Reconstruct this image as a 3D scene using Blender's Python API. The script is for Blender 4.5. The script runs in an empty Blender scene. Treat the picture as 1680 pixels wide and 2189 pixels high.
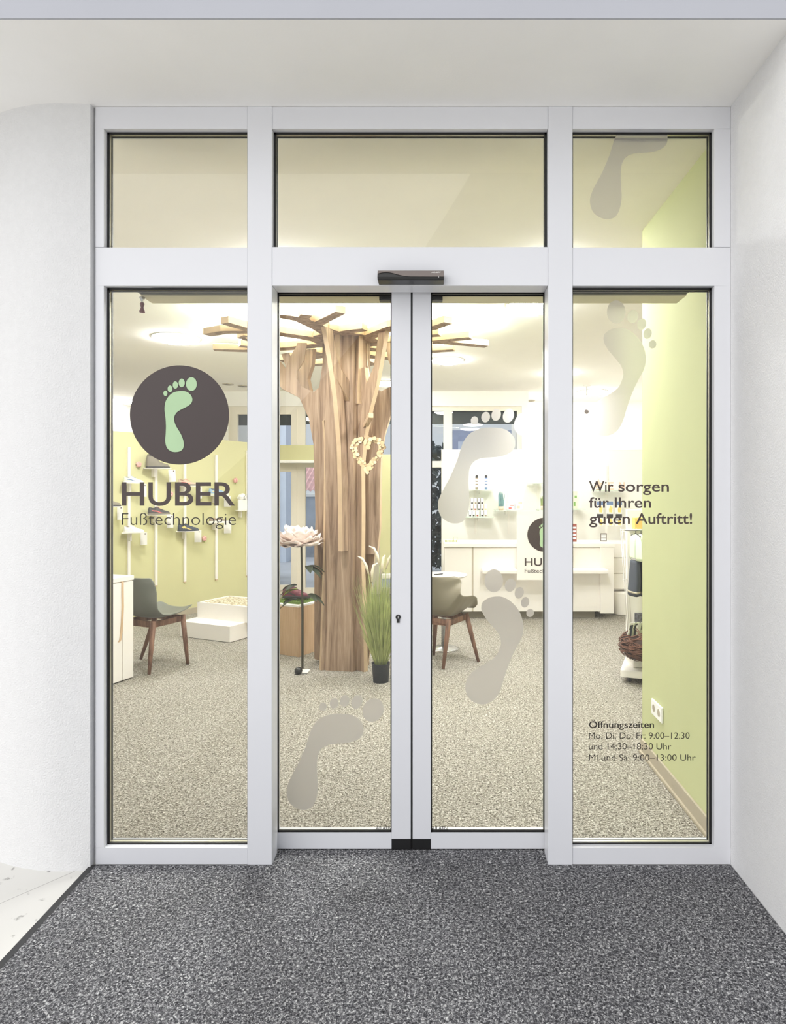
import bpy, bmesh, math, random
from mathutils import Vector, Matrix
random.seed(7)
SC = bpy.context.scene
COL = SC.collection
PI = math.pi

# ------------------------------------------------------------------ camera, sky, exposure
F, CX, HY, EYE, CD = 1350.0, 935.0, 1055.0, 1.5, 2.554     # focal length and principal point for a 1680 x 2189 image
cam = bpy.data.cameras.new('camera')
cam.sensor_fit = 'HORIZONTAL'; cam.sensor_width = 36.0
cam.lens = F / 1680 * 36
cam.shift_x = -(CX - 840) / 1680
cam.shift_y = -(1094.5 - HY) / 1680
cam.clip_start = 0.05; cam.clip_end = 300
cam_o = bpy.data.objects.new('camera', cam); COL.objects.link(cam_o)
cam_o.location = (0, -CD, EYE); cam_o.rotation_euler = (PI / 2, 0, 0)
SC.camera = cam_o

SC.view_settings.view_transform = 'Standard'
SC.view_settings.look = 'None'
SC.view_settings.gamma = 1.0
SC.view_settings.use_curve_mapping = False
SC.view_settings.exposure = 0.12
SC.cycles.use_denoising = True
SC.cycles.max_bounces = 10
SC.cycles.diffuse_bounces = 6
SC.cycles.transparent_max_bounces = 24
SC.cycles.caustics_reflective = False
SC.cycles.caustics_refractive = False
SC.cycles.sample_clamp_indirect = 6.0

SKY = .66
SUN = 3.5
LAMP = 91.0
COVE = 72.0
w = bpy.data.worlds.new('sky'); SC.world = w; w.use_nodes = True
bg = w.node_tree.nodes['Background']
bg.inputs[0].default_value = (0.90, 0.94, 1.0, 1); bg.inputs[1].default_value = SKY
sun = bpy.data.lights.new('hazy_sun', 'SUN'); sun.energy = SUN; sun.angle = math.radians(120); sun.color = (1.0, .97, .93)
sun_o = bpy.data.objects.new('hazy_sun', sun); COL.objects.link(sun_o)
sun_o.rotation_euler = Vector((.74, .28, -.68)).to_track_quat('-Z', 'Y').to_euler()

# ------------------------------------------------------------------ picture <-> place
def X(px, d): return (px - CX) / F * d
def Z(py, d): return EYE - (py - HY) / F * d
def dist_floor(py, z=0.0): return (EYE - z) * F / (py - HY)
def P(px, py, d): return Vector((X(px, d), d - CD, Z(py, d)))
def Yd(d): return d - CD

# ------------------------------------------------------------------ materials
def lin(c):
    return tuple(((v / 255) / 12.92 if v / 255 <= .04045 else ((v / 255 + .055) / 1.055) ** 2.4) for v in c)
def nmat(name):
    m = bpy.data.materials.new(name); m.use_nodes = True
    return m, m.node_tree.nodes, m.node_tree.links, m.node_tree.nodes['Principled BSDF']
def coords(n, l, scale=(1, 1, 1)):
    tc = n.new('ShaderNodeTexCoord'); mp = n.new('ShaderNodeMapping')
    mp.inputs['Scale'].default_value = scale
    l.new(tc.outputs['Object'], mp.inputs['Vector'])
    return mp.outputs['Vector']
def pmat(name, rgb, rough=.5, metal=0.0, var=.04, vscale=6.0, bump=0.0, bscale=60.0, spec=.5):
    m, n, l, b = nmat(name)
    c = lin(rgb)
    b.inputs['Roughness'].default_value = rough; b.inputs['Metallic'].default_value = metal
    b.inputs['Specular IOR Level'].default_value = spec
    v = coords(n, l)
    t = n.new('ShaderNodeTexNoise'); t.inputs['Scale'].default_value = vscale; t.inputs['Detail'].default_value = 3
    l.new(v, t.inputs['Vector'])
    r = n.new('ShaderNodeValToRGB')
    r.color_ramp.elements[0].position = .3; r.color_ramp.elements[1].position = .7
    r.color_ramp.elements[0].color = (*[max(0, x * (1 - var)) for x in c], 1)
    r.color_ramp.elements[1].color = (*[min(1, x * (1 + var)) for x in c], 1)
    l.new(t.outputs['Fac'], r.inputs['Fac']); l.new(r.outputs['Color'], b.inputs['Base Color'])
    if bump:
        t2 = n.new('ShaderNodeTexNoise'); t2.inputs['Scale'].default_value = bscale; t2.inputs['Detail'].default_value = 4
        l.new(v, t2.inputs['Vector'])
        bp = n.new('ShaderNodeBump'); bp.inputs['Strength'].default_value = bump; bp.inputs['Distance'].default_value = .01
        l.new(t2.outputs['Fac'], bp.inputs['Height']); l.new(bp.outputs['Normal'], b.inputs['Normal'])
    return m
def ramp_mat(name, stops, scale, detail=3, dist=0.0, rough=.95, stretch=(1, 1, 1), bump=.0, nrough=.6):
    m, n, l, b = nmat(name)
    v = coords(n, l, stretch)
    t = n.new('ShaderNodeTexNoise'); t.inputs['Scale'].default_value = scale
    t.inputs['Detail'].default_value = detail; t.inputs['Distortion'].default_value = dist
    t.inputs['Roughness'].default_value = nrough
    l.new(v, t.inputs['Vector'])
    r = n.new('ShaderNodeValToRGB')
    e = r.color_ramp.elements
    while len(e) < len(stops): e.new(.5)
    for k, (p, c) in enumerate(stops):
        e[k].position = p; e[k].color = (*lin(c), 1)
    l.new(t.outputs['Fac'], r.inputs['Fac']); l.new(r.outputs['Color'], b.inputs['Base Color'])
    b.inputs['Roughness'].default_value = rough; b.inputs['Specular IOR Level'].default_value = .2
    if bump:
        bp = n.new('ShaderNodeBump'); bp.inputs['Strength'].default_value = bump; bp.inputs['Distance'].default_value = .006
        l.new(t.outputs['Fac'], bp.inputs['Height']); l.new(bp.outputs['Normal'], b.inputs['Normal'])
    return m
def emat(name, rgb, strength):
    m, n, l, b = nmat(name)
    n.remove(b)
    e = n.new('ShaderNodeEmission'); e.inputs[0].default_value = (*rgb, 1); e.inputs[1].default_value = strength
    l.new(e.outputs[0], n['Material Output'].inputs[0])
    return m
def glass_mat(name, tint=(.97, .985, .975), refl=1.0):
    m, n, l, b = nmat(name)
    n.remove(b)
    tr = n.new('ShaderNodeBsdfTransparent'); tr.inputs[0].default_value = (*tint, 1)
    gl = n.new('ShaderNodeBsdfGlossy'); gl.inputs['Roughness'].default_value = .0
    gl.inputs[0].default_value = (refl, refl, refl, 1)
    fr = n.new('ShaderNodeFresnel'); fr.inputs['IOR'].default_value = 1.45
    mx = n.new('ShaderNodeMixShader')
    l.new(fr.outputs[0], mx.inputs[0]); l.new(tr.outputs[0], mx.inputs[1]); l.new(gl.outputs[0], mx.inputs[2])
    l.new(mx.outputs[0], n['Material Output'].inputs[0])
    return m
def frost_mat(name, rgb, fac=.40):
    m, n, l, b = nmat(name)
    n.remove(b)
    d = n.new('ShaderNodeBsdfDiffuse'); d.inputs[0].default_value = (*lin(rgb), 1)
    t = n.new('ShaderNodeBsdfRefraction'); t.inputs[0].default_value = (.90, .89, .87, 1)
    t.inputs['Roughness'].default_value = .5; t.inputs['IOR'].default_value = 1.3
    m1 = n.new('ShaderNodeMixShader'); m1.inputs[0].default_value = fac
    l.new(t.outputs[0], m1.inputs[1]); l.new(d.outputs[0], m1.inputs[2])
    l.new(m1.outputs[0], n['Material Output'].inputs[0])
    return m
def wood_mat(name, dark, mid, light, rough=.55):
    m, n, l, b = nmat(name)
    v = coords(n, l, (9, 9, .55))
    t = n.new('ShaderNodeTexNoise'); t.inputs['Scale'].default_value = 2.2; t.inputs['Detail'].default_value = 6
    t.inputs['Distortion'].default_value = .8; t.inputs['Roughness'].default_value = .62
    l.new(v, t.inputs['Vector'])
    r = n.new('ShaderNodeValToRGB'); e = r.color_ramp.elements; e.new(.5)
    for k, (p, c) in enumerate(((.28, dark), (.5, mid), (.68, light))):
        e[k].position = p; e[k].color = (*lin(c), 1)
    l.new(t.outputs['Fac'], r.inputs['Fac'])
    v2 = coords(n, l, (60, 60, 2.0))
    t2 = n.new('ShaderNodeTexNoise'); t2.inputs['Scale'].default_value = 3; t2.inputs['Detail'].default_value = 4
    l.new(v2, t2.inputs['Vector'])
    mx = n.new('ShaderNodeMix'); mx.data_type = 'RGBA'; mx.blend_type = 'SOFT_LIGHT'; mx.inputs[0].default_value = .45
    l.new(r.outputs['Color'], mx.inputs[6]); l.new(t2.outputs['Fac'], mx.inputs[7])
    l.new(mx.outputs[2], b.inputs['Base Color'])
    b.inputs['Roughness'].default_value = rough; b.inputs['Specular IOR Level'].default_value = .3
    return m

M = {}
M['stucco'] = pmat('white stucco', (224, 224, 225), .9, var=.015, vscale=30, bump=.35, bscale=160)
M['soffit'] = pmat('white plaster', (248, 247, 245), .9, var=.01, bump=.05, bscale=120)
M['fascia'] = pmat('grey fascia paint', (176, 178, 186), .7, var=.03, vscale=2)
M['frame'] = pmat('silver grey lacquered aluminium', (223, 224, 229), .32, var=.012, vscale=1.5)
M['gasket'] = pmat('black rubber', (16, 15, 14), .45)
M['spacer'] = pmat('aluminium spacer', (200, 196, 180), .3, metal=.6)
M['glass'] = glass_mat('clear glazing')
M['backglass'] = glass_mat('far glazing', (.93, .96, .97))
M['mat'] = ramp_mat('anthracite entrance carpet', ((.34, (30, 30, 33)), (.46, (70, 70, 74)), (.55, (124, 124, 127)), (.66, (214, 214, 214))), 128, 4, .9, bump=.6, nrough=.72)
M['rubber'] = pmat('mat rubber edge', (44, 44, 46), .6)
M['stone'] = None
M['carpet'] = ramp_mat('beige flecked carpet', ((.33, (40, 35, 29)), (.43, (104, 98, 88)), (.53, (160, 155, 145)), (.66, (226, 221, 211))), 112, 4, 1.0, bump=.4, nrough=.72)
M['ceiling'] = pmat('warm white ceiling paint', (250, 246, 238), .9, var=.008)
M['white'] = pmat('white wall paint', (247, 245, 240), .9, var=.008)
M['green'] = pmat('lime green wall paint', (194, 198, 150), .85, var=.02, vscale=3)
M['greend'] = pmat('lime green display wall', (206, 203, 156), .85, var=.02, vscale=3)
M['base'] = pmat('taupe skirting', (176, 166, 146), .5)
M['lacq'] = pmat('white lacquer board', (246, 242, 236), .35, var=.008)
M['seam'] = pmat('shadow gap', (206, 198, 182), .7)
M['plinth'] = pmat('grey plinth', (150, 144, 130), .6)
M['oak'] = wood_mat('knotty oak board', (108, 86, 68), (162, 137, 115), (188, 164, 140))
M['oakedge'] = pmat('pale oak edge', (204, 178, 146), .5, var=.06, vscale=14)
M['plywood'] = wood_mat('pale maple board', (196, 164, 130), (206, 176, 142), (216, 188, 154))
M['walnut'] = wood_mat('walnut chair leg', (86, 62, 50), (126, 94, 78), (150, 116, 96))
M['shellg'] = pmat('slate shell plastic', (112, 114, 106), .42, var=.02)
M['shello'] = pmat('olive shell plastic', (132, 124, 106), .42, var=.02)
M['brown'] = pmat('dark brown film', (62, 50, 49), .35, var=.03)
M['brownt'] = pmat('dark brown lettering', (70, 58, 55), .4)
M['blackt'] = pmat('black lettering', (36, 30, 28), .4)
M['mint'] = pmat('pale green film', (176, 206, 164), .5)
M['minto'] = pmat('dark outline film', (50, 42, 40), .5)
M['frost'] = frost_mat('frosted film', (190, 186, 182))
M['black'] = pmat('black plastic', (30, 30, 31), .35)
M['dgrey'] = pmat('grey brown plastic', (118, 108, 104), .35)
M['chrome'] = pmat('brushed steel', (190, 190, 190), .25, metal=.9)
M['paper'] = pmat('white card', (247, 246, 242), .8)
M['pink'] = pmat('blush petal', (254, 240, 234), .8, var=.05, vscale=20)
M['rose'] = pmat('rose blossom', (232, 178, 172), .8, var=.08, vscale=20)
M['pinkd'] = pmat('deep pink petal', (236, 160, 164), .8)
M['leaf'] = pmat('dark leaf', (46, 54, 34), .6, var=.15, vscale=20)
M['leafl'] = pmat('light leaf', (168, 178, 92), .6)
M['stem'] = pmat('dark stem', (74, 70, 54), .6)
M['turf'] = pmat('artificial turf', (104, 128, 58), .9, var=.2, vscale=40)
M['potb'] = pmat('black nursery pot', (52, 55, 62), .5)
M['plume'] = pmat('cream plume', (246, 236, 210), .9)
M['log'] = pmat('birch log slice', (232, 206, 164), .8, var=.05, vscale=40)
M['bark'] = pmat('log bark', (110, 80, 56), .9)
M['twig'] = pmat('brown willow twig', (104, 68, 52), .7, var=.35, vscale=14)
M['twigd'] = pmat('dark willow core', (58, 38, 32), .9)
M['pebble'] = ramp_mat('foot test pebbles', ((.35, (110, 96, 74)), (.5, (190, 178, 150)), (.65, (236, 228, 208))), 46, 2, .5)
M['navy'] = pmat('navy cloth', (66, 70, 80), .9)
M['mintc'] = pmat('pale green cloth', (226, 238, 206), .9)
M['greenk'] = pmat('green piping', (130, 170, 96), .7)
M['orange'] = pmat('amber paper', (250, 206, 120), .7)
M['lampw'] = emat('lamp diffuser', (1.0, .995, .985), LAMP)
M['cove'] = emat('led strip', (.90, 1.0, .80), COVE)
M['lamprim'] = pmat('white lamp rim', (240, 238, 232), .5)
M['shade'] = pmat('grey roller blind', (92, 97, 100), .8)
M['winframe'] = pmat('cream window frame', (232, 225, 210), .4, var=.006)

def stone_mat():
    m, n, l, b = nmat('pale stone paving')
    v = coords(n, l)
    br = n.new('ShaderNodeTexBrick')
    br.inputs['Scale'].default_value = 1.0
    br.inputs['Brick Width'].default_value = 1.4; br.inputs['Row Height'].default_value = .3723
    br.inputs['Mortar Size'].default_value = .0016
    for k, c in (('Color1', (214, 213, 209)), ('Color2', (208, 206, 202)), ('Mortar', (160, 158, 156))):
        br.inputs[k].default_value = (*lin(c), 1)
    mp = n.new('ShaderNodeMapping'); mp.inputs['Rotation'].default_value = (0, 0, -.89)
    l.new(v, mp.inputs['Vector']); l.new(mp.outputs[0], br.inputs['Vector'])
    t = n.new('ShaderNodeTexNoise'); t.inputs['Scale'].default_value = 22; t.inputs['Detail'].default_value = 6
    l.new(v, t.inputs['Vector'])
    r = n.new('ShaderNodeValToRGB'); e = r.color_ramp.elements
    e[0].position = .27; e[0].color = (.10, .09, .09, 1); e[1].position = .36; e[1].color = (1, 1, 1, 1)
    l.new(t.outputs['Fac'], r.inputs['Fac'])
    mx = n.new('ShaderNodeMix'); mx.data_type = 'RGBA'; mx.blend_type = 'MULTIPLY'; mx.inputs[0].default_value = .8
    l.new(br.outputs['Color'], mx.inputs[6]); l.new(r.outputs['Color'], mx.inputs[7])
    l.new(mx.outputs[2], b.inputs['Base Color']); b.inputs['Roughness'].default_value = .8
    return m
M['stone'] = stone_mat()

# ------------------------------------------------------------------ mesh building
class MB:
    def __init__(s): s.v = []; s.f = []; s.mi = []; s.sm = []
    def add(s, verts, faces, mi=0, smooth=False):
        o = len(s.v); s.v += [Vector(q) for q in verts]
        for f in faces:
            s.f.append([i + o for i in f]); s.mi.append(mi); s.sm.append(smooth)
        return s
    def box(s, x0, x1, y0, y1, z0, z1, mi=0):
        return s.add([(x0, y0, z0), (x1, y0, z0), (x1, y1, z0), (x0, y1, z0), (x0, y0, z1), (x1, y0, z1), (x1, y1, z1), (x0, y1, z1)],
                     [(3, 2, 1, 0), (4, 5, 6, 7), (0, 1, 5, 4), (1, 2, 6, 5), (2, 3, 7, 6), (3, 0, 4, 7)], mi)
    def obox(s, c, ax, ay, az, mi=0):      # oriented box: centre and three half vectors
        c, ax, ay, az = map(Vector, (c, ax, ay, az))
        vs = [c + i * ax + j * ay + k * az for k in (-1, 1) for (i, j) in ((-1, -1), (1, -1), (1, 1), (-1, 1))]
        return s.add(vs, [(3, 2, 1, 0), (4, 5, 6, 7), (0, 1, 5, 4), (1, 2, 6, 5), (2, 3, 7, 6), (3, 0, 4, 7)], mi)
    def prism(s, pts, fn0, fn1, mi=0, mside=None):   # 2-D outline carried by fn0 (one face) and fn1 (the other)
        n = len(pts); a = [fn0(p) for p in pts]; b = [fn1(p) for p in pts]
        s.add(a, [list(range(n))[::-1]], mi); s.add(b, [list(range(n))], mi)
        s.add(a + b, [(i, (i + 1) % n, n + (i + 1) % n, n + i) for i in range(n)], mi if mside is None else mside)
        return s
    def plan(s, pts, z0, z1, mi=0, mside=None):
        return s.prism(pts, lambda p: (p[0], p[1], z0), lambda p: (p[0], p[1], z1), mi, mside)
    def front(s, pts, y0, y1, mi=0, mside=None):
        return s.prism(pts, lambda p: (p[0], y1, p[1]), lambda p: (p[0], y0, p[1]), mi, mside)
    def lathe(s, prof, n=24, c=(0, 0, 0), mi=0, smooth=True, wob=None):
        c = Vector(c); vs = []
        for (r, z) in prof:
            for k in range(n):
                a = 2 * PI * k / n
                rr = r * (1 + (wob(a, z) if wob else 0))
                vs.append(c + Vector((rr * math.cos(a), rr * math.sin(a), z)))
        fs = []
        for i in range(len(prof) - 1):
            for k in range(n):
                fs.append((i * n + k, i * n + (k + 1) % n, (i + 1) * n + (k + 1) % n, (i + 1) * n + k))
        s.add(vs, fs, mi, smooth)
        if prof[0][0] > 1e-5: s.add(vs[:n], [list(range(n))[::-1]], mi)
        if prof[-1][0] > 1e-5: s.add(vs[-n:], [list(range(n))], mi)
        return s
    def tube(s, path, r, n=8, mi=0, smooth=True, caps=True):
        path = [Vector(q) for q in path]; L = len(path)
        rs = r if isinstance(r, (list, tuple)) else [r] * L
        vs = []; up = None
        for i, q in enumerate(path):
            t = (path[min(i + 1, L - 1)] - path[max(i - 1, 0)]).normalized()
            if up is None:
                up = Vector((0, 0, 1)) if abs(t.z) < .9 else Vector((1, 0, 0))
            a = t.cross(up).normalized(); b = a.cross(t).normalized(); up = b
            for k in range(n):
                ang = 2 * PI * k / n
                vs.append(q + rs[i] * (math.cos(ang) * a + math.sin(ang) * b))
        fs = [(i * n + k, i * n + (k + 1) % n, (i + 1) * n + (k + 1) % n, (i + 1) * n + k) for i in range(L - 1) for k in range(n)]
        s.add(vs, fs, mi, smooth)
        if caps: s.add(vs[:n], [list(range(n))], mi).add(vs[-n:], [list(range(n))[::-1]], mi)
        return s
    def ball(s, c, rx, ry=None, rz=None, n=14, m=8, mi=0):
        ry = ry or rx; rz = rz or rx
        prof = [(max(1e-6, math.sin(PI * i / m)), -math.cos(PI * i / m)) for i in range(m + 1)]
        vs = []
        for (r, z) in prof:
            for k in range(n):
                a = 2 * PI * k / n
                vs.append((c[0] + rx * r * math.cos(a), c[1] + ry * r * math.sin(a), c[2] + rz * z))
        fs = [(i * n + k, i * n + (k + 1) % n, (i + 1) * n + (k + 1) % n, (i + 1) * n + k) for i in range(m) for k in range(n)]
        return s.add(vs, fs, mi, True)
    def grid(s, fn, nu, nv, mi=0, smooth=True):
        vs = [fn(i / nu, j / nv) for j in range(nv + 1) for i in range(nu + 1)]
        fs = [(j * (nu + 1) + i, j * (nu + 1) + i + 1, (j + 1) * (nu + 1) + i + 1, (j + 1) * (nu + 1) + i) for j in range(nv) for i in range(nu)]
        return s.add(vs, fs, mi, smooth)

def world_of(o):
    m = Matrix.Identity(4)
    while o is not None:
        m = Matrix.Translation(o.location) @ o.rotation_euler.to_matrix().to_4x4() @ m
        o = o.parent
    return m
def obj(name, mb, mats, parent=None, world=False, bevel=0.0, solid=0.0, sub=0):
    mats = mats if isinstance(mats, (list, tuple)) else [mats]
    me = bpy.data.meshes.new(name)
    vs = mb.v
    if world and parent is not None:
        inv = world_of(parent).inverted(); vs = [inv @ q for q in vs]
    me.from_pydata([tuple(q) for q in vs], [], mb.f)
    for m in mats: me.materials.append(M[m] if isinstance(m, str) else m)
    for p, mi, sm in zip(me.polygons, mb.mi, mb.sm):
        p.material_index = mi; p.use_smooth = sm
    bm = bmesh.new(); bm.from_mesh(me); bmesh.ops.remove_doubles(bm, verts=bm.verts, dist=1e-6)
    bmesh.ops.recalc_face_normals(bm, faces=bm.faces); bm.to_mesh(me); bm.free()
    o = bpy.data.objects.new(name, me); COL.objects.link(o)
    if parent is not None: o.parent = parent
    if solid:
        md = o.modifiers.new('thickness', 'SOLIDIFY'); md.thickness = solid; md.offset = 0
    if sub:
        md = o.modifiers.new('smooth', 'SUBSURF'); md.levels = sub; md.render_levels = sub
    if bevel:
        md = o.modifiers.new('edge', 'BEVEL'); md.width = bevel; md.segments = 2; md.limit_method = 'ANGLE'
    return o
def tag(o, label, cat, group=None):
    o['label'] = label; o['category'] = cat
    if group: o['group'] = group
    return o
def thing(name, label, cat, loc, rz=0.0, group=None):
    o = bpy.data.objects.new(name, None); COL.objects.link(o)
    o.empty_display_size = .1
    o.location = loc; o.rotation_euler = (0, 0, rz)
    return tag(o, label, cat, group)
def struct(name, mb, m, parent=None, bevel=0.0):
    o = obj(name, mb, m, parent, bevel=bevel)
    if parent is None: o['kind'] = 'structure'
    return o
def sroot(name, loc):
    o = bpy.data.objects.new(name, None); COL.objects.link(o); o.location = loc; o.empty_display_size = .1
    o['kind'] = 'structure'
    return o
def copy_tree(o, parent=None):
    c = o.copy(); COL.objects.link(c)
    if parent is not None: c.parent = parent
    for ch in [q for q in bpy.data.objects if q.parent == o]: copy_tree(ch, c)
    return c

def text_geo(body, bold=0.0, shear=0.0, spacing=1.0):
    cu = bpy.data.curves.new('lettering', 'FONT'); cu.body = body; cu.size = 1.0; cu.offset = bold; cu.shear = shear
    cu.space_character = spacing; cu.resolution_u = 6
    o = bpy.data.objects.new('lettering', cu); COL.objects.link(o)
    bpy.context.view_layer.update()
    dg = bpy.context.evaluated_depsgraph_get()
    me = bpy.data.meshes.new_from_object(o.evaluated_get(dg))
    vs = [v.co.copy() for v in me.vertices]; fs = [list(p.vertices) for p in me.polygons]
    bpy.data.objects.remove(o); bpy.data.curves.remove(cu); bpy.data.meshes.remove(me)
    return vs, fs
CAP = {}
def text_mb(body, x0, x1, zbase, zcap, y, bold=0.0, thick=.0006, shear=0.0, spacing=1.0):
    if bold not in CAP:
        vs, _ = text_geo('H', bold); CAP[bold] = (min(v.y for v in vs), max(v.y for v in vs))
    lo, hi = CAP[bold]
    vs, fs = text_geo(body, bold, shear, spacing)
    a, b = min(v.x for v in vs), max(v.x for v in vs)
    mp = [((v.x - a) / (b - a) * (x1 - x0) + x0, (v.y - lo) / (hi - lo) * (zcap - zbase) + zbase) for v in vs]
    mb = MB()
    mb.add([(p[0], y, p[1]) for p in mp], fs)
    return mb

# ================================================================== GROUND, SHELL
mb = MB().plan([(-40, -40), (40, -40), (40, Yd(2.70)), (-1.79, Yd(2.70)), (-2.05, Yd(2.80)), (-2.4, Yd(2.96)), (-3.5, Yd(3.5)), (-5.6, Yd(4.5)), (-5.6, Yd(9)), (-40, Yd(9))], -.30, -.015)
struct('ground', mb, 'stone')
mb = MB().plan([(-5.6, Yd(4.5)), (-3.5, Yd(3.5)), (-2.4, Yd(2.96)), (-2.05, Yd(2.80)), (-1.79, Yd(2.70)), (3.8, Yd(2.70)), (3.8, Yd(10.75)), (1.26, Yd(10.75)), (1.26, Yd(9.6)), (-3.12, Yd(9.6)), (-3.12, Yd(11.85)), (-5.6, Yd(11.85))], -.30, 0)
struct('floor', mb, 'carpet')

# curved stucco wall to the left of the shop front
outer = [(-1.394, 2.536), (-1.55, 2.532), (-1.67, 2.552), (-1.79, 2.592), (-2.05, 2.70), (-2.4, 2.86), (-3.5, 3.40), (-5.6, 4.4)]
inner = [(-5.6, 4.6), (-3.5, 3.60), (-2.4, 3.06), (-2.05, 2.90), (-1.79, 2.79), (-1.394, 2.70)]
def curve_open(p, n=8):
    out = []
    for i in range(len(p) - 1):
        a, b, c, d = (Vector(p[max(0, min(len(p) - 1, i + k))]) for k in (-1, 0, 1, 2))
        for j in range(n):
            t = j / n
            out.append(tuple(.5 * ((2 * b) + (c - a) * t + (2 * a - 5 * b + 4 * c - d) * t * t + (3 * b - a - 3 * c + d) * t ** 3)))
    return out + [p[-1]]
mb = MB().plan([(x, Yd(d)) for x, d in curve_open(outer) + inner], -.3, 3.0646)
struct('wall_left', mb, 'stucco')
mb = MB().box(1.186, 3.8, Yd(2.08), Yd(2.62), -.3, 3.0646)
struct('wall_right', mb, 'stucco')
mb = MB().box(1.187, 3.8, Yd(2.62), Yd(3.66), -.02, 3.022)
struct('wall_inner_right', mb, 'green')
mb = MB().plan([(1.187, Yd(2.70)), (1.187, Yd(3.66)), (1.175, Yd(3.66)), (1.175, Yd(2.70))], 0, .085)
mb.plan([(1.187, Yd(2.70)), (1.187, Yd(3.66)), (1.165, Yd(3.66)), (1.165, Yd(2.70))], 0, .018)
struct('baseboard_right', mb, 'base', bevel=.003)
# porch ceiling and the grey front above it
mb = MB().box(-6, 3.8, Yd(2.085), Yd(2.64), 3.0646, 4.2).box(-6, -1.38, Yd(2.64), Yd(4.6), 3.0646, 3.4)
struct('ceiling_porch', mb, 'soffit')
mb = MB().box(-6, 3.8, Yd(2.079), Yd(2.085), 3.0646, 4.2)
struct('trim_1', mb, 'fascia')
# inside ceiling
pts = [(x, Yd(d)) for x, d in ((-1.6, 2.66), (3.8, 2.66), (3.8, 10.75), (1.26, 10.75), (1.26, 9.6), (-3.12, 9.6), (-3.12, 11.85), (-5.6, 11.85), (-5.6, 4.62), (-3.5, 3.62), (-2.4, 3.08), (-2.05, 2.92))]
struct('ceiling', MB().plan(pts, 3.022, 3.06), 'ceiling')
# inside walls
mb = MB().box(3.6, 3.8, Yd(3.66), Yd(10.5), 0, 3.022); struct('wall_far_right', mb, 'white')
mb = MB().box(-5.6, -5.4, Yd(4.4), Yd(12.0), 0, 3.022); struct('wall_far_left', mb, 'white')
mb = MB().box(-5.4, -3.12, Yd(11.6), Yd(11.8), 0, 3.022).box(-3.22, -3.12, Yd(9.4), Yd(11.6), 0, 3.022).box(1.255, 3.6, Yd(10.5), Yd(10.7), 0, 3.022).box(1.255, 1.355, Yd(9.4), Yd(10.5), 0, 3.022).box(-3.12, 1.255, Yd(9.4), Yd(9.6), 2.80, 3.022)
struct('wall_back', mb, 'white')

# ================================================================== SHOP FRONT
ZT, ZB = 3.0646, 0.0
K = CD / F
fx = lambda px: (px - CX) * K
fz = lambda py: EYE - (py - HY) * K
FD = .075                       # depth of the profiles
def bar(name, px0, px1, py0, py1, y0=0.0, y1=FD):
    return struct(name, MB().box(fx(px0), fx(px1), y0, y1, fz(py1), fz(py0)), 'frame', bevel=.0015)
bar('trim_2', 529, 581.5, 228.5, 1848, -.003, .085)          # posts beside the door
bar('trim_3', 1171.5, 1223.5, 228.5, 1848, -.003, .085)
bar('trim_4', 582, 1171, 528, 611, -.0015, .085)          # door head
PANES = [('window_1', 204, 528.6, 222, 529, 232, 275, 528, 528), ('window_2', 582, 1171, 582, 1171, 232, 275, 528, 528),
         ('window_3', 1224, 1561.5, 1223, 1527, 232, 275, 528, 528),
         ('window_4', 204, 528.6, 222, 529, 528.6, 611, 1812.5, 1848), ('window_5', 1224, 1561.5, 1223, 1527, 528.6, 611, 1812.5, 1848)]
for name, a0, a1, g0, g1, t0, t1, b0, b1 in PANES:
    r = sroot(name, (fx((a0 + a1) / 2), 0, fz(b1)))
    mb = MB()
    t0 = 228.5 if t0 == 232 else t0
    mb.box(fx(a0), fx(a1), 0, FD, fz(t1), fz(t0))
    if b1 > b0: mb.box(fx(a0), fx(a1), 0, FD, fz(b1), fz(b0))
    if g0 > a0: mb.box(fx(a0), fx(g0), 0, FD, fz(b0), fz(t1))
    if g1 < a1: mb.box(fx(g1), fx(a1), 0, FD, fz(b0), fz(t1))
    obj('window_frame', mb, 'frame', r, world=True, bevel=.0012)
    x0, x1, z0, z1 = fx(g0), fx(g1), fz(b0), fz(t1)
    yg = .030
    g = .009
    mb = MB()
    for (ya, yb, gg) in ((yg - .004, yg + .002, g), ):
        mb.box(x0, x1, ya, yb, z1 - gg, z1).box(x0, x1, ya, yb, z0, z0 + gg * .6).box(x0, x0 + gg, ya, yb, z0, z1).box(x1 - gg, x1, ya, yb, z0, z1)
    ya, yb, gg = yg + .020, yg + .026, .0085
    mb.box(x0, x1, ya, yb, z1 - gg, z1).box(x0, x1, ya, yb, z0, z0 + gg * .5).box(x0, x0 + gg, ya, yb, z0, z1).box(x1 - gg, x1, ya, yb, z0, z1)
    obj('gasket', mb, 'gasket', r, world=True)
    mb = MB()
    ya, yb, gg = yg + .006, yg + .018, .006
    mb.box(x0, x1, ya, yb, z1 - gg, z1).box(x0, x1, ya, yb, z0, z0 + gg).box(x0, x0 + gg, ya, yb, z0, z1).box(x1 - gg, x1, ya, yb, z0, z1)
    obj('spacer_bar', mb, 'spacer', r, world=True)
    mb = MB().add([(x0, yg, z0), (x1, yg, z0), (x1, yg, z1), (x0, yg, z1)], [(0, 1, 2, 3)])
    obj('glass_pane', mb, 'glass', r, world=True)
GY = .030

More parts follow.
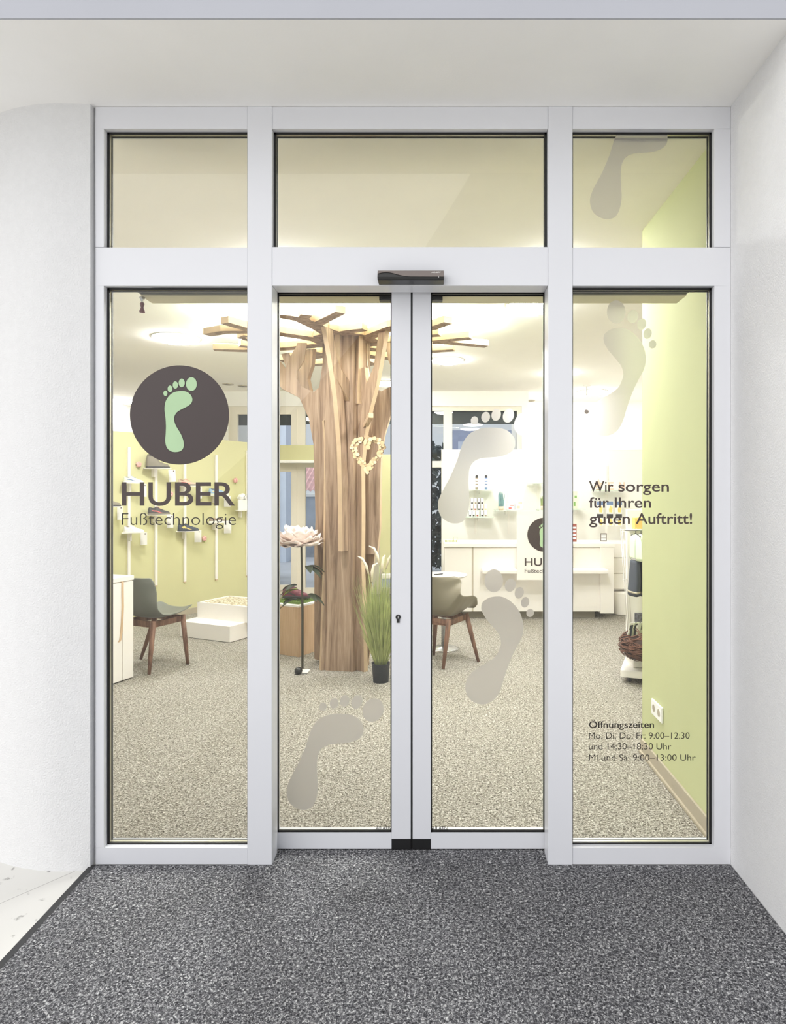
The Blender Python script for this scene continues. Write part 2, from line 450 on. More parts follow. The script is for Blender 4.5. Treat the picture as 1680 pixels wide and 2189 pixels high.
# sliding leaves
DD = 2.657
dx = lambda px: X(px, DD)
dz = lambda py: Z(py, DD)
DY = Yd(DD)
def leaf(name, gx0, gx1, sx0, sx1, side):
    r = sroot(name, ((dx(gx0) + dx(gx1)) / 2, DY, .003))
    top = 2.40
    s0, s1 = sorted((sx0, sx1))
    obj('stile', MB().box(s0, s1, DY, DY + .045, .003 + (dz(1795) - dz(1817)), top), 'frame', r, True, bevel=.0015)
    oo = (min(dx(gx0), dx(gx1)) - .06) if side < 0 else max(dx(gx0), dx(gx1))
    obj('outer_stile', MB().box(oo, oo + .06, DY + .004, DY + .045, .003, top), 'frame', r, True, bevel=.0015)
    g0, g1 = sorted((dx(gx0), dx(gx1)))
    a0, a1 = (oo, s0) if side < 0 else (s1, oo + .06)
    obj('bottom_rail', MB().box(a0, a1, DY + .0005, DY + .045, .004, dz(1780)), 'frame', r, True, bevel=.0015)
    obj('floor_guide', MB().box(s0, s1, DY + .001, DY + .044, .002, dz(1795)), 'black', r, True, bevel=.001)
    zb = dz(1780)
    mb = MB().box(g0, g1, DY + .003, DY + .010, zb, zb + .009).box(g0, g0 + .005, DY + .003, DY + .010, zb, top).box(g1 - .005, g1, DY + .003, DY + .010, zb, top).box(g0, g1, DY + .003, DY + .010, dz(628), dz(628) + .006)
    mb.box(g0, g1, DY + .026, DY + .032, dz(629), dz(629) + .006)
    obj('gasket', mb, 'gasket', r, True)
    obj('glass_pane', MB().add([(g0, DY + .012, zb), (g1, DY + .012, zb), (g1, DY + .012, top), (g0, DY + .012, top)], [(0, 1, 2, 3)]), 'glass', r, True)
    hb = (X(811, 2.72), X(837, 2.72)) if side < 0 else (X(921, 2.72), X(946, 2.72))
    mb = MB().box(hb[0], hb[1], DY + .05, DY + .085, Z(644, 2.72), 2.36)
    mb.box(hb[0] + .008, hb[1] - .004, DY + .046, DY + .052, Z(640, 2.70), 2.36)
    obj('hanger_block', mb, 'black', r, True, bevel=.002)
    e0, e1 = (803, 836.0) if side < 0 else (922.5, 957)
    obj('maker_lettering', text_mb('AILAEN', dx(e0), dx(e1), dz(1777), dz(1769), DY + .0105, .012), 'blackt', r, True)
    return r
leafL = leaf('door_1', 593, 837, dx(837), dx(878), -1)
leafR = leaf('door_2', 1164, 921, dx(882), dx(921), 1)
# rubber lip between the leaves and the lock
obj('rubber_lip', MB().box(dx(878), dx(882), DY + .006, DY + .04, .003, 2.40), 'gasket', leafL, True)
mb = MB()
lx, lz = dx(851), dz(1319)
mb.front([(lx + .0105 * math.cos(a), lz + .0105 * math.sin(a)) for a in [2 * PI * k / 20 for k in range(20)]], DY - .004, DY + .002)
mb.box(lx - .006, lx + .006, DY - .0035, DY + .002, dz(1331), lz)
lock = obj('lock_cylinder', mb, 'black', leafL, True)
obj('key_slot', MB().box(lx - .0014, lx + .0014, DY - .0046, DY - .003, lz - .006, lz + .006), 'chrome', lock, True)

# drive housing inside, above the door
h = thing('drive_housing', 'long beige sliding door drive housing under the inside of the transom', 'door drive', (-.1, Yd(2.74), 2.345))
obj('housing_cover', MB().box(-1.27, 1.065, Yd(2.70), Yd(2.81), 2.345, 2.55), pmat('beige drive cover', (214, 204, 172), .5), h, True, bevel=.003)
obj('running_track', MB().box(-1.27, 1.065, Yd(2.64), Yd(2.698), 2.352, 2.48), 'black', h, True)

# sensor on the door head
sx0, sx1 = X(806.5, 2.49), X(949, 2.49)
sd = thing('motion_sensor', 'dark grey and black motion sensor bar above the sliding door', 'sensor', ((sx0 + sx1) / 2, -.0015, Z(608, 2.50)))
zs0, zs1 = Z(608.5, 2.548), Z(575.5, 2.49)
prof = [(-.002, zs0 + .000), (-.002, zs1), (-.045, zs1 - .001), (-.058, zs1 - .006), (-.066, zs0 + .012), (-.060, zs0)]
obj('sensor_body', MB().prism(prof, lambda p: (sx0, p[0], p[1]), lambda p: (sx1, p[0], p[1])), 'black', sd, True, bevel=.003)
up = []
W = sx1 - sx0; H = zs1 - zs0
for u in [i / 30 for i in range(31)]:
    v = .28 + .46 * math.exp(-((u - .13) / .20) ** 2) if u < .5 else .28 + .46 * math.exp(-((.5 - .13) / .20) ** 2) * (1 - u) * 2
    up.append((sx0 + .001 + u * (W - .002), zs0 + v * H))
out = [(sx1 - .001, zs1 - .004), (sx0 + .001, zs1 - .004)]
def sy(z): return -.0590 - (zs1 - .006 - z) / (zs1 - .006 - zs0 - .012) * .0080
obj('sensor_cover', MB().prism(up + out, lambda p: (p[0], sy(p[1]) + .004, p[1]), lambda p: (p[0], sy(p[1]) - .0016, p[1])), 'dgrey', sd, True)
zc = zs0 + H * .66
t = text_mb('AILAEN', sx0 + W * .81, sx0 + W * .95, zc, zc + H * .13, 0, .02, shear=.3)
for v in t.v: v.y = sy(v.z) - .0022
obj('sensor_lettering', t, 'paper', sd, True)
obj('status_lamp', MB().ball((sx0 + W * .92, sy(zs0 + H * .2) - .0012, zs0 + H * .22), .0025), 'chrome', sd, True)

# ================================================================== FILMS AND LETTERING ON THE GLASS
def smooth_closed(pts, n=6):
    out = []; L = len(pts)
    for i in range(L):
        p0, p1, p2, p3 = (Vector(pts[(i + k - 1) % L]) for k in range(4))
        for j in range(n):
            t = j / n
            out.append(tuple(.5 * ((2 * p1) + (p2 - p0) * t + (2 * p0 - 5 * p1 + 4 * p2 - p3) * t * t + (3 * p1 - p0 - 3 * p2 + p3) * t ** 3)))
    return out
def ell(cx, cy, rx, ry, rot=0, n=28):
    c, s = math.cos(rot), math.sin(rot)
    return [(cx + rx * math.cos(a) * c - ry * math.sin(a) * s, cy + rx * math.cos(a) * s + ry * math.sin(a) * c) for a in [2 * PI * k / n for k in range(n)]]
SOLE_A = [((x / 4.94) + 900, (y / 4.94) + 820) for x, y in
          ((745, 462), (850, 470), (930, 505), (985, 570), (996, 640), (975, 700), (915, 745), (830, 770), (720, 780), (630, 790), (560, 825), (520, 880), (506, 950), (502, 1050), (508, 1150), (512, 1250), (497, 1350), (465, 1430), (420, 1468), (350, 1480), (280, 1460), (215, 1410), (185, 1340), (180, 1260), (205, 1180), (250, 1090), (300, 1000), (345, 900), (385, 800), (415, 700), (450, 610), (510, 530), (590, 485), (665, 465))]
TOES_A = [(1122, 905.5, 22, 26, .45), (1087.3, 888, 11.6, 15.4, .35), (1061, 886, 10, 13.2, .25), (1038.4, 891, 9.3, 11.5, .25), (1014.4, 898.6, 8, 9.2, .2)]
SOLE_B = [((x / 4.94) + 900, (y / 4.94) + 1100) for x, y in
          ((805, 868), (880, 880), (960, 930), (1030, 1010), (1072, 1110), (1085, 1210), (1062, 1310), (1010, 1410), (960, 1510), (920, 1610), (882, 1720), (850, 1830), (810, 1920), (750, 1980), (680, 2010), (600, 2007), (530, 1970), (485, 1910), (468, 1840), (480, 1760), (530, 1680), (610, 1620), (700, 1570), (790, 1500), (832, 1420), (846, 1350), (822, 1270), (760, 1190), (700, 1120), (655, 1050), (637, 990), (652, 930), (715, 885))]
TOES_B = [(1055.9, 1242, 19.8, 24.9, 0), (1091.3, 1251.8, 11.5, 14.4, .3), (1110.5, 1268, 9.6, 12.6, .3), (1123, 1288.3, 8.8, 11.4, .3), (1133.8, 1311.1, 8.1, 9, .3)]
def foot(label, sole, toes, off, d, yoff, clip=None, skip=()):
    to = lambda p: (X(p[0] + off[0], d), Z(p[1] + off[1], d))
    s = [to(p) for p in smooth_closed(sole)]
    y = Yd(d) - yoff
    if clip is not None:
        zc = Z(clip, d)
        o2 = []
        for i in range(len(s)):
            a, b = s[i], s[(i + 1) % len(s)]
            if a[1] <= zc: o2.append(a)
            if (a[1] - zc) * (b[1] - zc) < 0:
                t = (zc - a[1]) / (b[1] - a[1]); o2.append((a[0] + t * (b[0] - a[0]), zc))
        s = o2
    cxs = sum(p[0] for p in s) / len(s); czs = sum(p[1] for p in s) / len(s)
    r = thing('footprint_film', label, 'footprint sticker', (cxs, y, czs), group='frosted footprints on the glass')
    def plate(nm, pts):
        b = MB(); b.add([(p[0], y, p[1]) for p in pts], [list(range(len(pts)))])
        return obj(nm, b, 'frost', r, True)
    plate('sole_shape', s)
    for k, t in enumerate(toes):
        if k in skip: continue
        plate('toe_shape', [to(p) for p in ell(*t)])
    return r
foot('frosted footprint low on the left sliding leaf, big toe to the right', SOLE_A, TOES_A, (-325, 614), DD, -.0095)
foot('frosted footprint high on the right sliding leaf, over the white shelves', SOLE_A, TOES_A, (0, 0), DD, -.0095)
foot('frosted footprint low on the right sliding leaf, beside the olive armchair', SOLE_B, TOES_B, (0, 0), DD, -.0095)
foot('frosted footprint near the top of the tall right-hand window', SOLE_B, TOES_B, (261, -575), 2.582, .0004)
foot('frosted heel cut off by the top of the right-hand transom window', SOLE_A, TOES_A, (325, -651), 2.582, .0004, clip=287, skip=(0, 1, 2, 3, 4))

# round logo on the left window
LD = 2.582; LY = GY - .0012
lX = lambda px: X(px, LD)
lZ = lambda py: Z(py, LD)
lr = thing('round_logo_sticker', 'round dark brown sticker with a pale green footprint', 'sticker', (lX(383.5), LY, lZ(887)))
def plate(nm, pts, y, m, parent, conv=None):
    b = MB(); b.add([((conv or (lambda p: p))(p)[0], y, (conv or (lambda p: p))(p)[1]) for p in pts], [list(range(len(pts)))])
    return obj(nm, b, m, parent, True)
cv = lambda p: (lX(p[0]), lZ(p[1]))
plate('disc', ell(383.5, 887, 106, 106, 0, 96), LY, 'brown', lr, cv)
L1 = lambda p: (p[0] / 4.42 + 180, p[1] / 4.42 + 600)
LSOLE = [L1(p) for p in ((905, 1043), (960, 1047), (1002, 1075), (1022, 1118), (1010, 1160), (970, 1190), (920, 1215), (880, 1240), (855, 1275), (850, 1310), (858, 1350), (880, 1395), (908, 1440), (930, 1490), (941, 1540), (936, 1580), (913, 1608), (870, 1619), (825, 1614), (790, 1590), (772, 1555), (765, 1510), (769, 1450), (772, 1380), (768, 1300), (760, 1240), (759, 1195), (766, 1150), (785, 1110), (815, 1075), (855, 1052))]
LTOES = [(1013, 977, 51, 65), (921, 966, 29, 41), (861, 986, 25, 35), (811, 1022, 23, 32), (767, 1064, 19, 26)]
def grow(pts, k):
    n = len(pts); out = []
    for i in range(n):
        a, b = Vector(pts[i - 1]), Vector(pts[(i + 1) % n]); t = (b - a).normalized()
        out.append((pts[i][0] + t.y * k, pts[i][1] - t.x * k))
    return out
ss = smooth_closed(LSOLE)
plate('outline', grow(ss, 1.1), LY - .0004, 'minto', lr, cv)
plate('sole_shape', ss, LY - .0008, 'mint', lr, cv)
for (a, b, c, d) in LTOES:
    q = L1((a, b))
    plate('outline', ell(q[0], q[1], c / 4.42 + 1.1, d / 4.42 + 1.1), LY - .0004, 'minto', lr, cv)
    plate('toe_shape', ell(q[0], q[1], c / 4.42, d / 4.42), LY - .0008, 'mint', lr, cv)

def letters(label, lines, m, d=LD, y=LY, name='window_lettering'):
    b0 = lines[0]
    r = thing(name, label, 'lettering', (X(b0[1], d), y, Z(b0[3], d)))
    for (txt, x0, x1, yb, yc, bold, mm) in lines:
        obj('lettering', text_mb(txt, X(x0, d), X(x1, d), Z(yb, d), Z(yc, d), y, bold), mm or m, r, True)
    return r
letters('dark brown shop name lettering below the round sticker', [('HUBER', 260.5, 502.5, 1081, 1031, .012, 'brownt'), ('Fußtechnologie', 260.5, 504, 1122, 1097, -.012, 'blackt')], 'brownt')
letters('three lines of bold dark slogan lettering on the right-hand window',
        [('Wir', 1259, 1311, 1051, 1028.5, .010, None), ('sorgen', 1322, 1430, 1051, 1028.5, .010, None), ('für', 1259, 1302, 1085.5, 1063, .010, None), ('Ihren', 1314, 1391.5, 1085.5, 1063, .010, None), ('guten', 1259.5, 1346.5, 1120, 1097, .010, None), ('Auftritt!', 1359, 1479.5, 1120, 1097, .010, None)], 'brownt')
letters('small black opening hours lettering low on the right-hand window',
        [('Öffnungszeiten', 1259, 1398, 1556.3, 1542, .012, None), ('Mo, Di, Do, Fr: 9:00–12:30', 1259, 1474, 1579.3, 1566, -.004, None),
         ('und 14:30–18:30 Uhr', 1259, 1435, 1602.3, 1589, -.004, None), ('Mi und Sa: 9:00–13:00 Uhr', 1259, 1487, 1626, 1613, -.004, None)], 'blackt')

# ================================================================== ENTRANCE MAT
mt = thing('entrance_mat', 'dark grey flecked entrance mat running up to the door', 'mat', (0, -.7, 0))
obj('carpet_pile', MB().box(-1.378, 1.184, -2.2, -.004, -.014, 0).box(fx(581), fx(1172), -.004, .145, -.014, 0), 'mat', mt, True)
obj('rubber_edge', MB().plan([(-1.403, -2.2), (-1.378, -2.2), (-1.378, -.002), (-1.403, -.002)], -.0148, .001), 'rubber', mt, True, bevel=.002)

# ================================================================== CEILING LAMPS
def lamp(px, py, dia, label):
    d = (3.022 - EYE) * F / (HY - py)
    r = thing('ceiling_light', label, 'ceiling light', (X(px, d), Yd(d), 3.022), group='round ceiling lights')
    obj('diffuser', MB().lathe([(1e-6, -.050), (dia * .22, -.047), (dia * .36, -.036), (dia / 2 - .012, -.018), (dia / 2 - .004, -.010)], 40), 'lampw', r)
    obj('rim', MB().lathe([(dia / 2 - .004, -.010), (dia / 2 + .006, -.008), (dia / 2 + .008, 0)], 40), 'lamprim', r)
    return r
lamp(376, 722, .44, 'glowing round ceiling light left of the wooden tree canopy')
lamp(957, 769, .36, 'glowing round ceiling light under the right branches of the tree')
lamp(1266, 837, .44, 'glowing round ceiling light above the shelves in the right-hand window')
lamp(262, 856, .44, 'far round ceiling light at the left, beside the brown sticker')
lamp(822, 818, .36, 'small bright round ceiling light seen through the tree fork')
lamp(1142, 652, .44, 'glowing round ceiling light near the door head on the right')
lamp(1197, 797, .30, 'added round ceiling light, unseen behind the right door post, over the counter')  # unseen lamp, added to brighten the display wall and counter
for k, (x, d) in enumerate(((-1.05, 4.2), (.75, 4.2))):  # unseen pair behind the transom, added to light the floor by the door
    lamp(CX + x / d * F, HY - 1.522 * F / d, .44, ('added unseen ceiling light just inside the door, left one above the transom', 'added unseen ceiling light just inside the door, right one above the transom')[k])
def spot(px, py, label):
    d = (3.022 - EYE) * F / (HY - py)
    r = thing('recessed_spotlight', label, 'spotlight', (X(px, d), Yd(d), 3.022), group='recessed ceiling spotlights')
    obj('trim_ring', MB().lathe([(.045, -.001), (.05, -.012), (.075, -.008), (.078, 0)], 28), 'base', r)
    obj('lens', MB().lathe([(1e-6, -.004), (.045, -.004)], 24), 'lamprim', r)
spot(487, 821, 'recessed spotlight right of the brown sticker, nearer one')
spot(520, 825, 'recessed spotlight right of the brown sticker, by the post')
spot(1134, 856, 'recessed spotlight above the frosted toes on the right leaf')
d = 8.9
cm = thing('dome_camera', 'small dark ceiling camera in the right-hand window', 'camera', (X(1254, d), Yd(d), 3.022))
obj('bracket', MB().lathe([(.05, 0), (.05, -.015), (.012, -.02), (.012, -.14)], 18), 'lamprim', cm)
obj('lens_ball', MB().ball((0, 0, Z(880, d) - 3.022), .032), 'dgrey', cm)
hk = thing('suction_hook', 'small dark red suction hook hanging below the drive housing at upper left', 'hook', (X(304, 2.72), Yd(2.72), 2.345))
obj('suction_cup', MB().lathe([(.012, 0), (.008, -.012), (.004, -.02), (.004, -.03)], 16), 'chrome', hk)
obj('pull_knob', MB().lathe([(.006, -.022), (.010, -.028), (.006, -.045), (.012, -.060), (.011, -.066), (1e-6, -.068)], 16), pmat('dark red plastic', (120, 62, 66), .3), hk)

# ================================================================== BACK WINDOWS AND THE YARD BEHIND
WB = 9.43
def bwin(name, x0, x1, sash):
    r = sroot(name, ((x0 + x1) / 2, Yd(WB), 0))
    mb = MB(); t = .065; y0, y1 = Yd(WB), Yd(WB) + .07
    for (a, b, c, d_) in ((x0, x0 + t, 0, 2.80), (x1 - t, x1, 0, 2.80), (x0 + t, x1 - t, 2.735, 2.80), (x0 + t, x1 - t, 1.89, 1.985), (x0 + t, x1 - t, 0, .09)):
        mb.box(a, b, y0, y1, c, d_)
    obj('window_frame', mb, 'winframe', r, True)
    if sash:
        mb = MB(); s = .075; y0 -= .02; y1 -= .03
        for (za, zb) in ((.06, 1.90), (1.975, 2.755)):
            for (a, b, c, d_) in ((x0 + t - .01, x0 + t + s, za, zb), (x1 - t - s, x1 - t + .01, za, zb), (x0 + t + s, x1 - t - s, zb - s, zb), (x0 + t + s, x1 - t - s, za, za + s)):
                mb.box(a, b, y0, y1, c, d_)
        obj('sash', mb, 'winframe', r, True)
    yb = Yd(WB) + .10
    obj('roller_blind', MB().box(x0 + .03, x1 - .03, yb, yb + .02, 2.53 if sash else 2.55, 2.76), 'shade', r, True)
    yg = Yd(WB) + .045
    for (za, zb) in ((.06, 1.92), (1.96, 2.76)):
        obj('glass_pane', MB().add([(x0 + .03, yg, za), (x1 - .03, yg, za), (x1 - .03, yg, zb), (x0 + .03, yg, zb)], [(0, 1, 2, 3)]), 'backglass', r, True)
bwin('window_6', -3.12, -2.04, True)
bwin('window_7', -2.04, -.90, False)
bwin('window_8', -.90, .155, False)
bwin('window_9', .155, 1.255, False)
struct('ground_yard', MB().box(-20, 20, Yd(9.6), Yd(40), -.3, -.03), pmat('grey yard paving', (186, 190, 198), .9, var=.1, vscale=2))
def blk(nm, label, cat, x0, x1, d0, d1, z0, z1, rgb):
    return tag(obj(nm, MB().box(x0, x1, Yd(d0), Yd(d1), z0, z1), pmat(nm.replace('_', ' ') + ' render', rgb, .9, var=.12, vscale=1.2), bevel=.02), label, cat)
nb = thing('neighbour_house', 'pale blue rendered house wall outside the back left windows', 'house', (-5, Yd(14.4), -.03))
obj('facade', MB().box(-9, X(611, 14), Yd(14), Yd(14.8), -.03, 3.9), pmat('pale blue render', (222, 231, 246), .9, var=.03), nb, True)
for x in (-4.4, -4.0, -3.6):
    obj('downpipe', MB().tube([(x, Yd(13.95), 0), (x, Yd(13.95), 3.7)], .03), pmat('grey blue pipe', (150, 160, 178), .6), nb, True)
gw = thing('garden_wall', 'grey concrete yard wall with a white coping behind the peony', 'wall', (-2.6, Yd(15.3), -.03))
obj('wall_body', MB().box(X(606, 15.2), X(860, 15.2), Yd(15.2), Yd(15.45), -.03, 1.42), pmat('grey concrete', (172, 180, 190), .9, var=.25, vscale=1.6), gw, True)
obj('coping', MB().box(X(606, 15.2) - .05, X(860, 15.2) + .05, Yd(15.15), Yd(15.5), 1.42, 1.50), 'paper', gw, True, bevel=.01)
sh = thing('red_roof_shed', 'low shed with a reddish corrugated roof beyond the yard wall', 'shed', (-3, Yd(16), -.03))
obj('shed_wall', MB().box(-5.5, -1.4, Yd(16.4), Yd(18), -.03, 1.5), pmat('shed render', (150, 146, 150), .9), sh, True)
mbr = MB()
for k in range(34):
    x = -5.6 + k * .13
    mbr.add([(x, Yd(16.2), 1.55), (x + .065, Yd(16.2), 1.60), (x + .13, Yd(16.2), 1.55), (x, Yd(18), 2.25), (x + .065, Yd(18), 2.30), (x + .13, Yd(18), 2.25)], [(0, 1, 4, 3), (1, 2, 5, 4)])
obj('corrugated_roof', mbr, pmat('dull red roof sheet', (206, 166, 166), .8, var=.15), sh, True, solid=.01)
hd = thing('garden_hedge', 'dark green hedge outside the back window beside the white shelves', 'hedge', (.1, Yd(12), -.03))
mbh = MB(); mbs = MB()
for k in range(3200):
    a = random.uniform(-1.3, 1.2); hgt = random.uniform(.15, 2.5 - .5 * abs(a + .2)); y = Yd(12) + random.uniform(-.5, .5)
    c = Vector((a, y, hgt)); u = Vector((random.uniform(-1, 1), random.uniform(-1, 1), random.uniform(-1, 1))).normalized(); v = u.orthogonal().normalized()
    s = random.uniform(.06, .13)
    mbh.add([c - u * s, c + v * s * .5, c + u * s, c - v * s * .5], [(0, 1, 2, 3)])
obj('foliage', mbh, pmat('hedge leaf', (60, 72, 72), .8, var=.4, vscale=3), hd, True)
for x in (-.9, -.3, .3, .8): mbs.tube([(x, Yd(12), -.03), (x + .05, Yd(12), 1.0), (x - .03, Yd(12), 1.9)], [.05, .035, .015])
obj('stem', mbs, 'bark', hd, True)
nh = thing('grey_house', 'blue grey house seen above the hedge through the back right window', 'house', (1.6, Yd(16), -.03))
obj('facade', MB().box(.35, 6, Yd(16), Yd(19), -.03, 3.1), pmat('blue grey render', (150, 158, 182), .9, var=.06), nh, True)
obj('balcony', MB().box(.5, 3, Yd(15.2), Yd(16), 2.1, 2.2).box(.5, 3, Yd(15.2), Yd(15.25), 2.2, 2.75), pmat('balcony panel', (188, 196, 214), .8), nh, True)

# ================================================================== SHOE WALL (angled partition on the left)
def wall_d(px, off=0.0):       # distance along a picture column to the partition plane
    t = (px - CX) / F
    return 8.2 / (.65 - t)
wdir = Vector((.65, 1, 0)).normalized(); wn = Vector((wdir.y, -wdir.x, 0))     # along the wall; normal towards the room
def wp(px, py, out=0.0):
    d = wall_d(px); return P(px, py, d) + wn * out
A0 = wp(150, 1055); A1 = wp(541, 1055)
A0.z = A1.z = 0
pw = [(A0 - wn * .0).xy, A1.xy, (A1 - wn * .12).xy, (A0 - wn * .12).xy]
struct('wall_display', MB().plan([tuple(p) for p in pw], 0, 2.2), 'greend')
bb = [A0.xy, A1.xy, (A1 + wn * .012).xy, (A0 + wn * .012).xy]
struct('baseboard_display', MB().plan([tuple(p) for p in bb], 0, .07), 'base')
struct('trim_5', MB().box(-2.80, -.80, Yd(9.16), Yd(9.28), 1.985, 2.2), 'greend')       # green head over the back door
struct('trim_6', MB().box(-2.80, -.80, Yd(9.15), Yd(9.28), 1.945, 1.985), 'white')
def shelf_rail(px, py0, py1, label):
    p0, p1 = wp(px, py0), wp(px, py1)
    r = thing('wall_rail', label, 'shelf rail', (p1.x, p1.y, p1.z), group='white rails on the green shoe wall')
    c = (p0 + p1) / 2 + wn * .011
    obj('rail_profile', MB().obox(c, wdir * .015, wn * .011, (0, 0, (p0.z - p1.z) / 2)), 'lacq', r, True, bevel=.002)
    obj('end_cap', MB().obox(p1 + wn * .011 - Vector((0, 0, .006)), wdir * .012, wn * .009, (0, 0, .008)), 'oakedge', r, True)
shelf_rail(236, 950, 1262, 'white wall rail at the far left edge of the green shoe wall')
shelf_rail(274, 956, 1258, 'white wall rail behind the blue and white trainer')
shelf_rail(332, 952, 1251, 'white wall rail below the tall grey boot')
shelf_rail(394, 962, 1243, 'white wall rail behind the navy shoe with a yellow star')
shelf_rail(461, 973, 1238, 'white wall rail behind the light blue trainer')
shelf_rail(527, 963, 1230, 'white wall rail beside the white gift bag, next to the post')

def shoe(label, p, yaw, L=.27, upper='white', sole='white', lining='black', stripe=None, boot=False, star=False, low=False, name='shoe', group='shoes on the green wall'):
    r = thing(name, label, 'shoe', p, yaw, group)
    Wd = L * .19
    def hw(t): return Wd * (.72 + .28 * math.sin(PI * min(1, t * .9 + .15))) * (1 - max(0, (t - .78) / .22) ** 2 * .75) * (1 - max(0, (.1 - t) / .1) ** 2 * .35)
    tp = [(0, .30), (.04, .35), (.10, .37), (.20, .315), (.28, .33), (.36, .395), (.42, .375), (.60, .265), (.80, .185), (.93, .15), (1, .10)]
    if low: tp = [(0, .22), (.05, .28), (.14, .27), (.25, .20), (.34, .20), (.44, .26), (.52, .25), (.66, .21), (.82, .16), (.94, .13), (1, .09)]
    if boot: tp = [(0, .46), (.04, .60), (.12, .63), (.24, .60), (.36, .62), (.42, .56), (.52, .38), (.62, .29), (.78, .225), (.92, .19), (1, .12)]
    def top(t):
        for (a, b), (c, d_) in zip(tp[:-1], tp[1:]):
            if t <= c + 1e-9:
                q = (t - a) / (c - a); q = q * q * (3 - 2 * q)
                return L * (b + (d_ - b) * q)
        return L * tp[-1][1]
    N = 30; K2 = 12; sh = L * .085
    mb = MB()
    ring = []
    for i in range(N + 1):
        t = i / N; x = (t - .5) * L
        w_, h_ = hw(t), top(t)
        if i in (0, N): w_ *= .55; h_ = h_ * (.82 if i == 0 else .8)
        for k in range(K2 + 1):
            a = PI * k / K2
            ca, sa = math.cos(a), math.sin(a)
            ring.append((x, w_ * (1 - .42 * (sa ** 2) * min(1, h_ / (L * .3)) * (1 if t < .6 else .4)) * math.copysign(abs(ca) ** .6, ca), sh * .6 + (h_ - sh * .6) * sa ** .7))
    n = K2 + 1
    mb.add(ring, [(i * n + k, i * n + k + 1, (i + 1) * n + k + 1, (i + 1) * n + k) for i in range(N) for k in range(K2)], 0, True)
    mb.add(ring[:n], [list(range(n))]).add(ring[-n:], [list(range(n))[::-1]])
    obj('upper', mb, upper, r)
    ol = [((t - .5) * L * 1.03, hw(t) * 1.08 * (1 if 0 < t < 1 else .6)) for t in [i / 14 for i in range(15)]]
    ol = ol + [(x, -y) for x, y in ol[::-1]]
    obj('sole', MB().plan(ol, 0, sh), sole, r, bevel=.003)
    tz = top(.15)
    obj('lining', MB().lathe([(1e-6, .0), (.9, .0), (1.0, -.1)], 20, smooth=False), lining, r)
    o = r.children[-1] if r.children else bpy.data.objects[-1]
    lo = [q for q in bpy.data.objects if q.parent == r and q.name.startswith('lining')][0]
    for v in lo.data.vertices:
        v.co = Vector(((.20 - .5) * L + v.co.x * L * .16, v.co.y * Wd * .62, top(.2) + .003 + v.co.z * .05 - v.co.x * L * .02))
    if not boot:
        mb = MB()
        for k in range(4):
            t = .40 + .07 * k; zz = top(t) + .002
            mb.tube([((t - .5) * L, -hw(t) * .45, zz - .006), ((t - .5) * L, 0, zz + .001), ((t - .5) * L, hw(t) * .45, zz - .006)], .0028, 6)
        obj('laces', mb, stripe or sole, r)
    if stripe:
        mb = MB()
        for sgn in (-1, 1):
            for i in range(6):
                t0, t1 = .18 + i * .10, .18 + (i + 1) * .10
                z0, z1 = .62 - i * .09, .62 - (i + 1) * .09
                pts = []
                for (t, z) in ((t0, z0), (t1, z1), (t1, z1 - .16), (t0, z0 - .16)):
                    pts.append(((t - .5) * L, sgn * (hw(t) * (1.0 + .01) * (1 - max(0, z) ** 3 * .3) + .001), sh * .6 + (top(t) - sh * .6) * max(.06, z)))
                mb.add(pts, [(0, 1, 2, 3)])
        if star:
            for sgn in (-1, 1):
                c = ((.30 - .5) * L, sgn * (hw(.3) + .004), sh + L * .12)
                pts = [(c[0] + (L * .10 if k % 2 == 0 else L * .04) * math.cos(k * PI / 5 + .3), c[1], c[2] + (L * .10 if k % 2 == 0 else L * .04) * math.sin(k * PI / 5 + .3)) for k in range(10)]
                mb.add(pts, [list(range(10))])
        obj('stripe', mb, stripe, r)
    return r
for k, c in (('s_white', (240, 240, 234)), ('s_blue', (120, 142, 184)), ('s_grey', (126, 118, 102)), ('s_sand', (198, 178, 156)), ('s_red', (232, 110, 110)), ('s_dark', (58, 54, 54)), ('s_navy', (60, 66, 80)), ('s_yel', (244, 214, 130)), ('s_lblue', (156, 184, 212)), ('s_rust', (150, 80, 70)), ('s_taupe', (150, 134, 116)), ('s_maroon', (98, 34, 48)), ('s_cream', (222, 226, 206))):
    M[k] = pmat(k, c, .6, var=.08, vscale=30)
wyaw = math.atan2(wdir.y, wdir.x)
def shelf_at(px0, px1, py, label):
    mid = (px0 + px1) / 2
    a = wp(mid - 14, py)
    r = thing('shoe_shelf', label, 'shelf', tuple(a), group='small white shelves on the green wall')
    c = a + wn * .105
    obj('shelf_board', MB().obox(c, sdir * min(.15, max(.11, (px1 - px0) / 330)), sdir.cross(Vector((0, 0, 1))) * .052, (0, 0, .004)), 'lacq', r, True, bevel=.001)
    obj('bracket', MB().obox(a + wn * .03 - Vector((0, 0, .05)), wdir * .010, wn * .029, (0, 0, .045)), 'lacq', r, True)
    return a
wyaw = math.atan2(wdir.y, wdir.x)
SYAW = wyaw - .55
sdir = Vector((math.cos(SYAW), math.sin(SYAW), 0))
def shoe_on(px0, px1, py, label, slabel, **kw):
    a = shelf_at(px0, px1, py, slabel)
    return shoe(label, tuple(a + wn * .115 + Vector((0, 0, .0042))), SYAW, **kw)
shoe_on(269, 304, 1033, 'white trainer with blue lacing panel above the letter H', 'white shelf under the blue and white trainer', upper='s_cream', sole='s_white', lining='s_navy', stripe='s_blue', L=.20)
shoe_on(314, 364, 1002, 'tall taupe boot just below the round sticker', 'white shelf under the tall taupe boot', upper='s_grey', sole='s_dark', lining='s_dark', boot=True, L=.25)
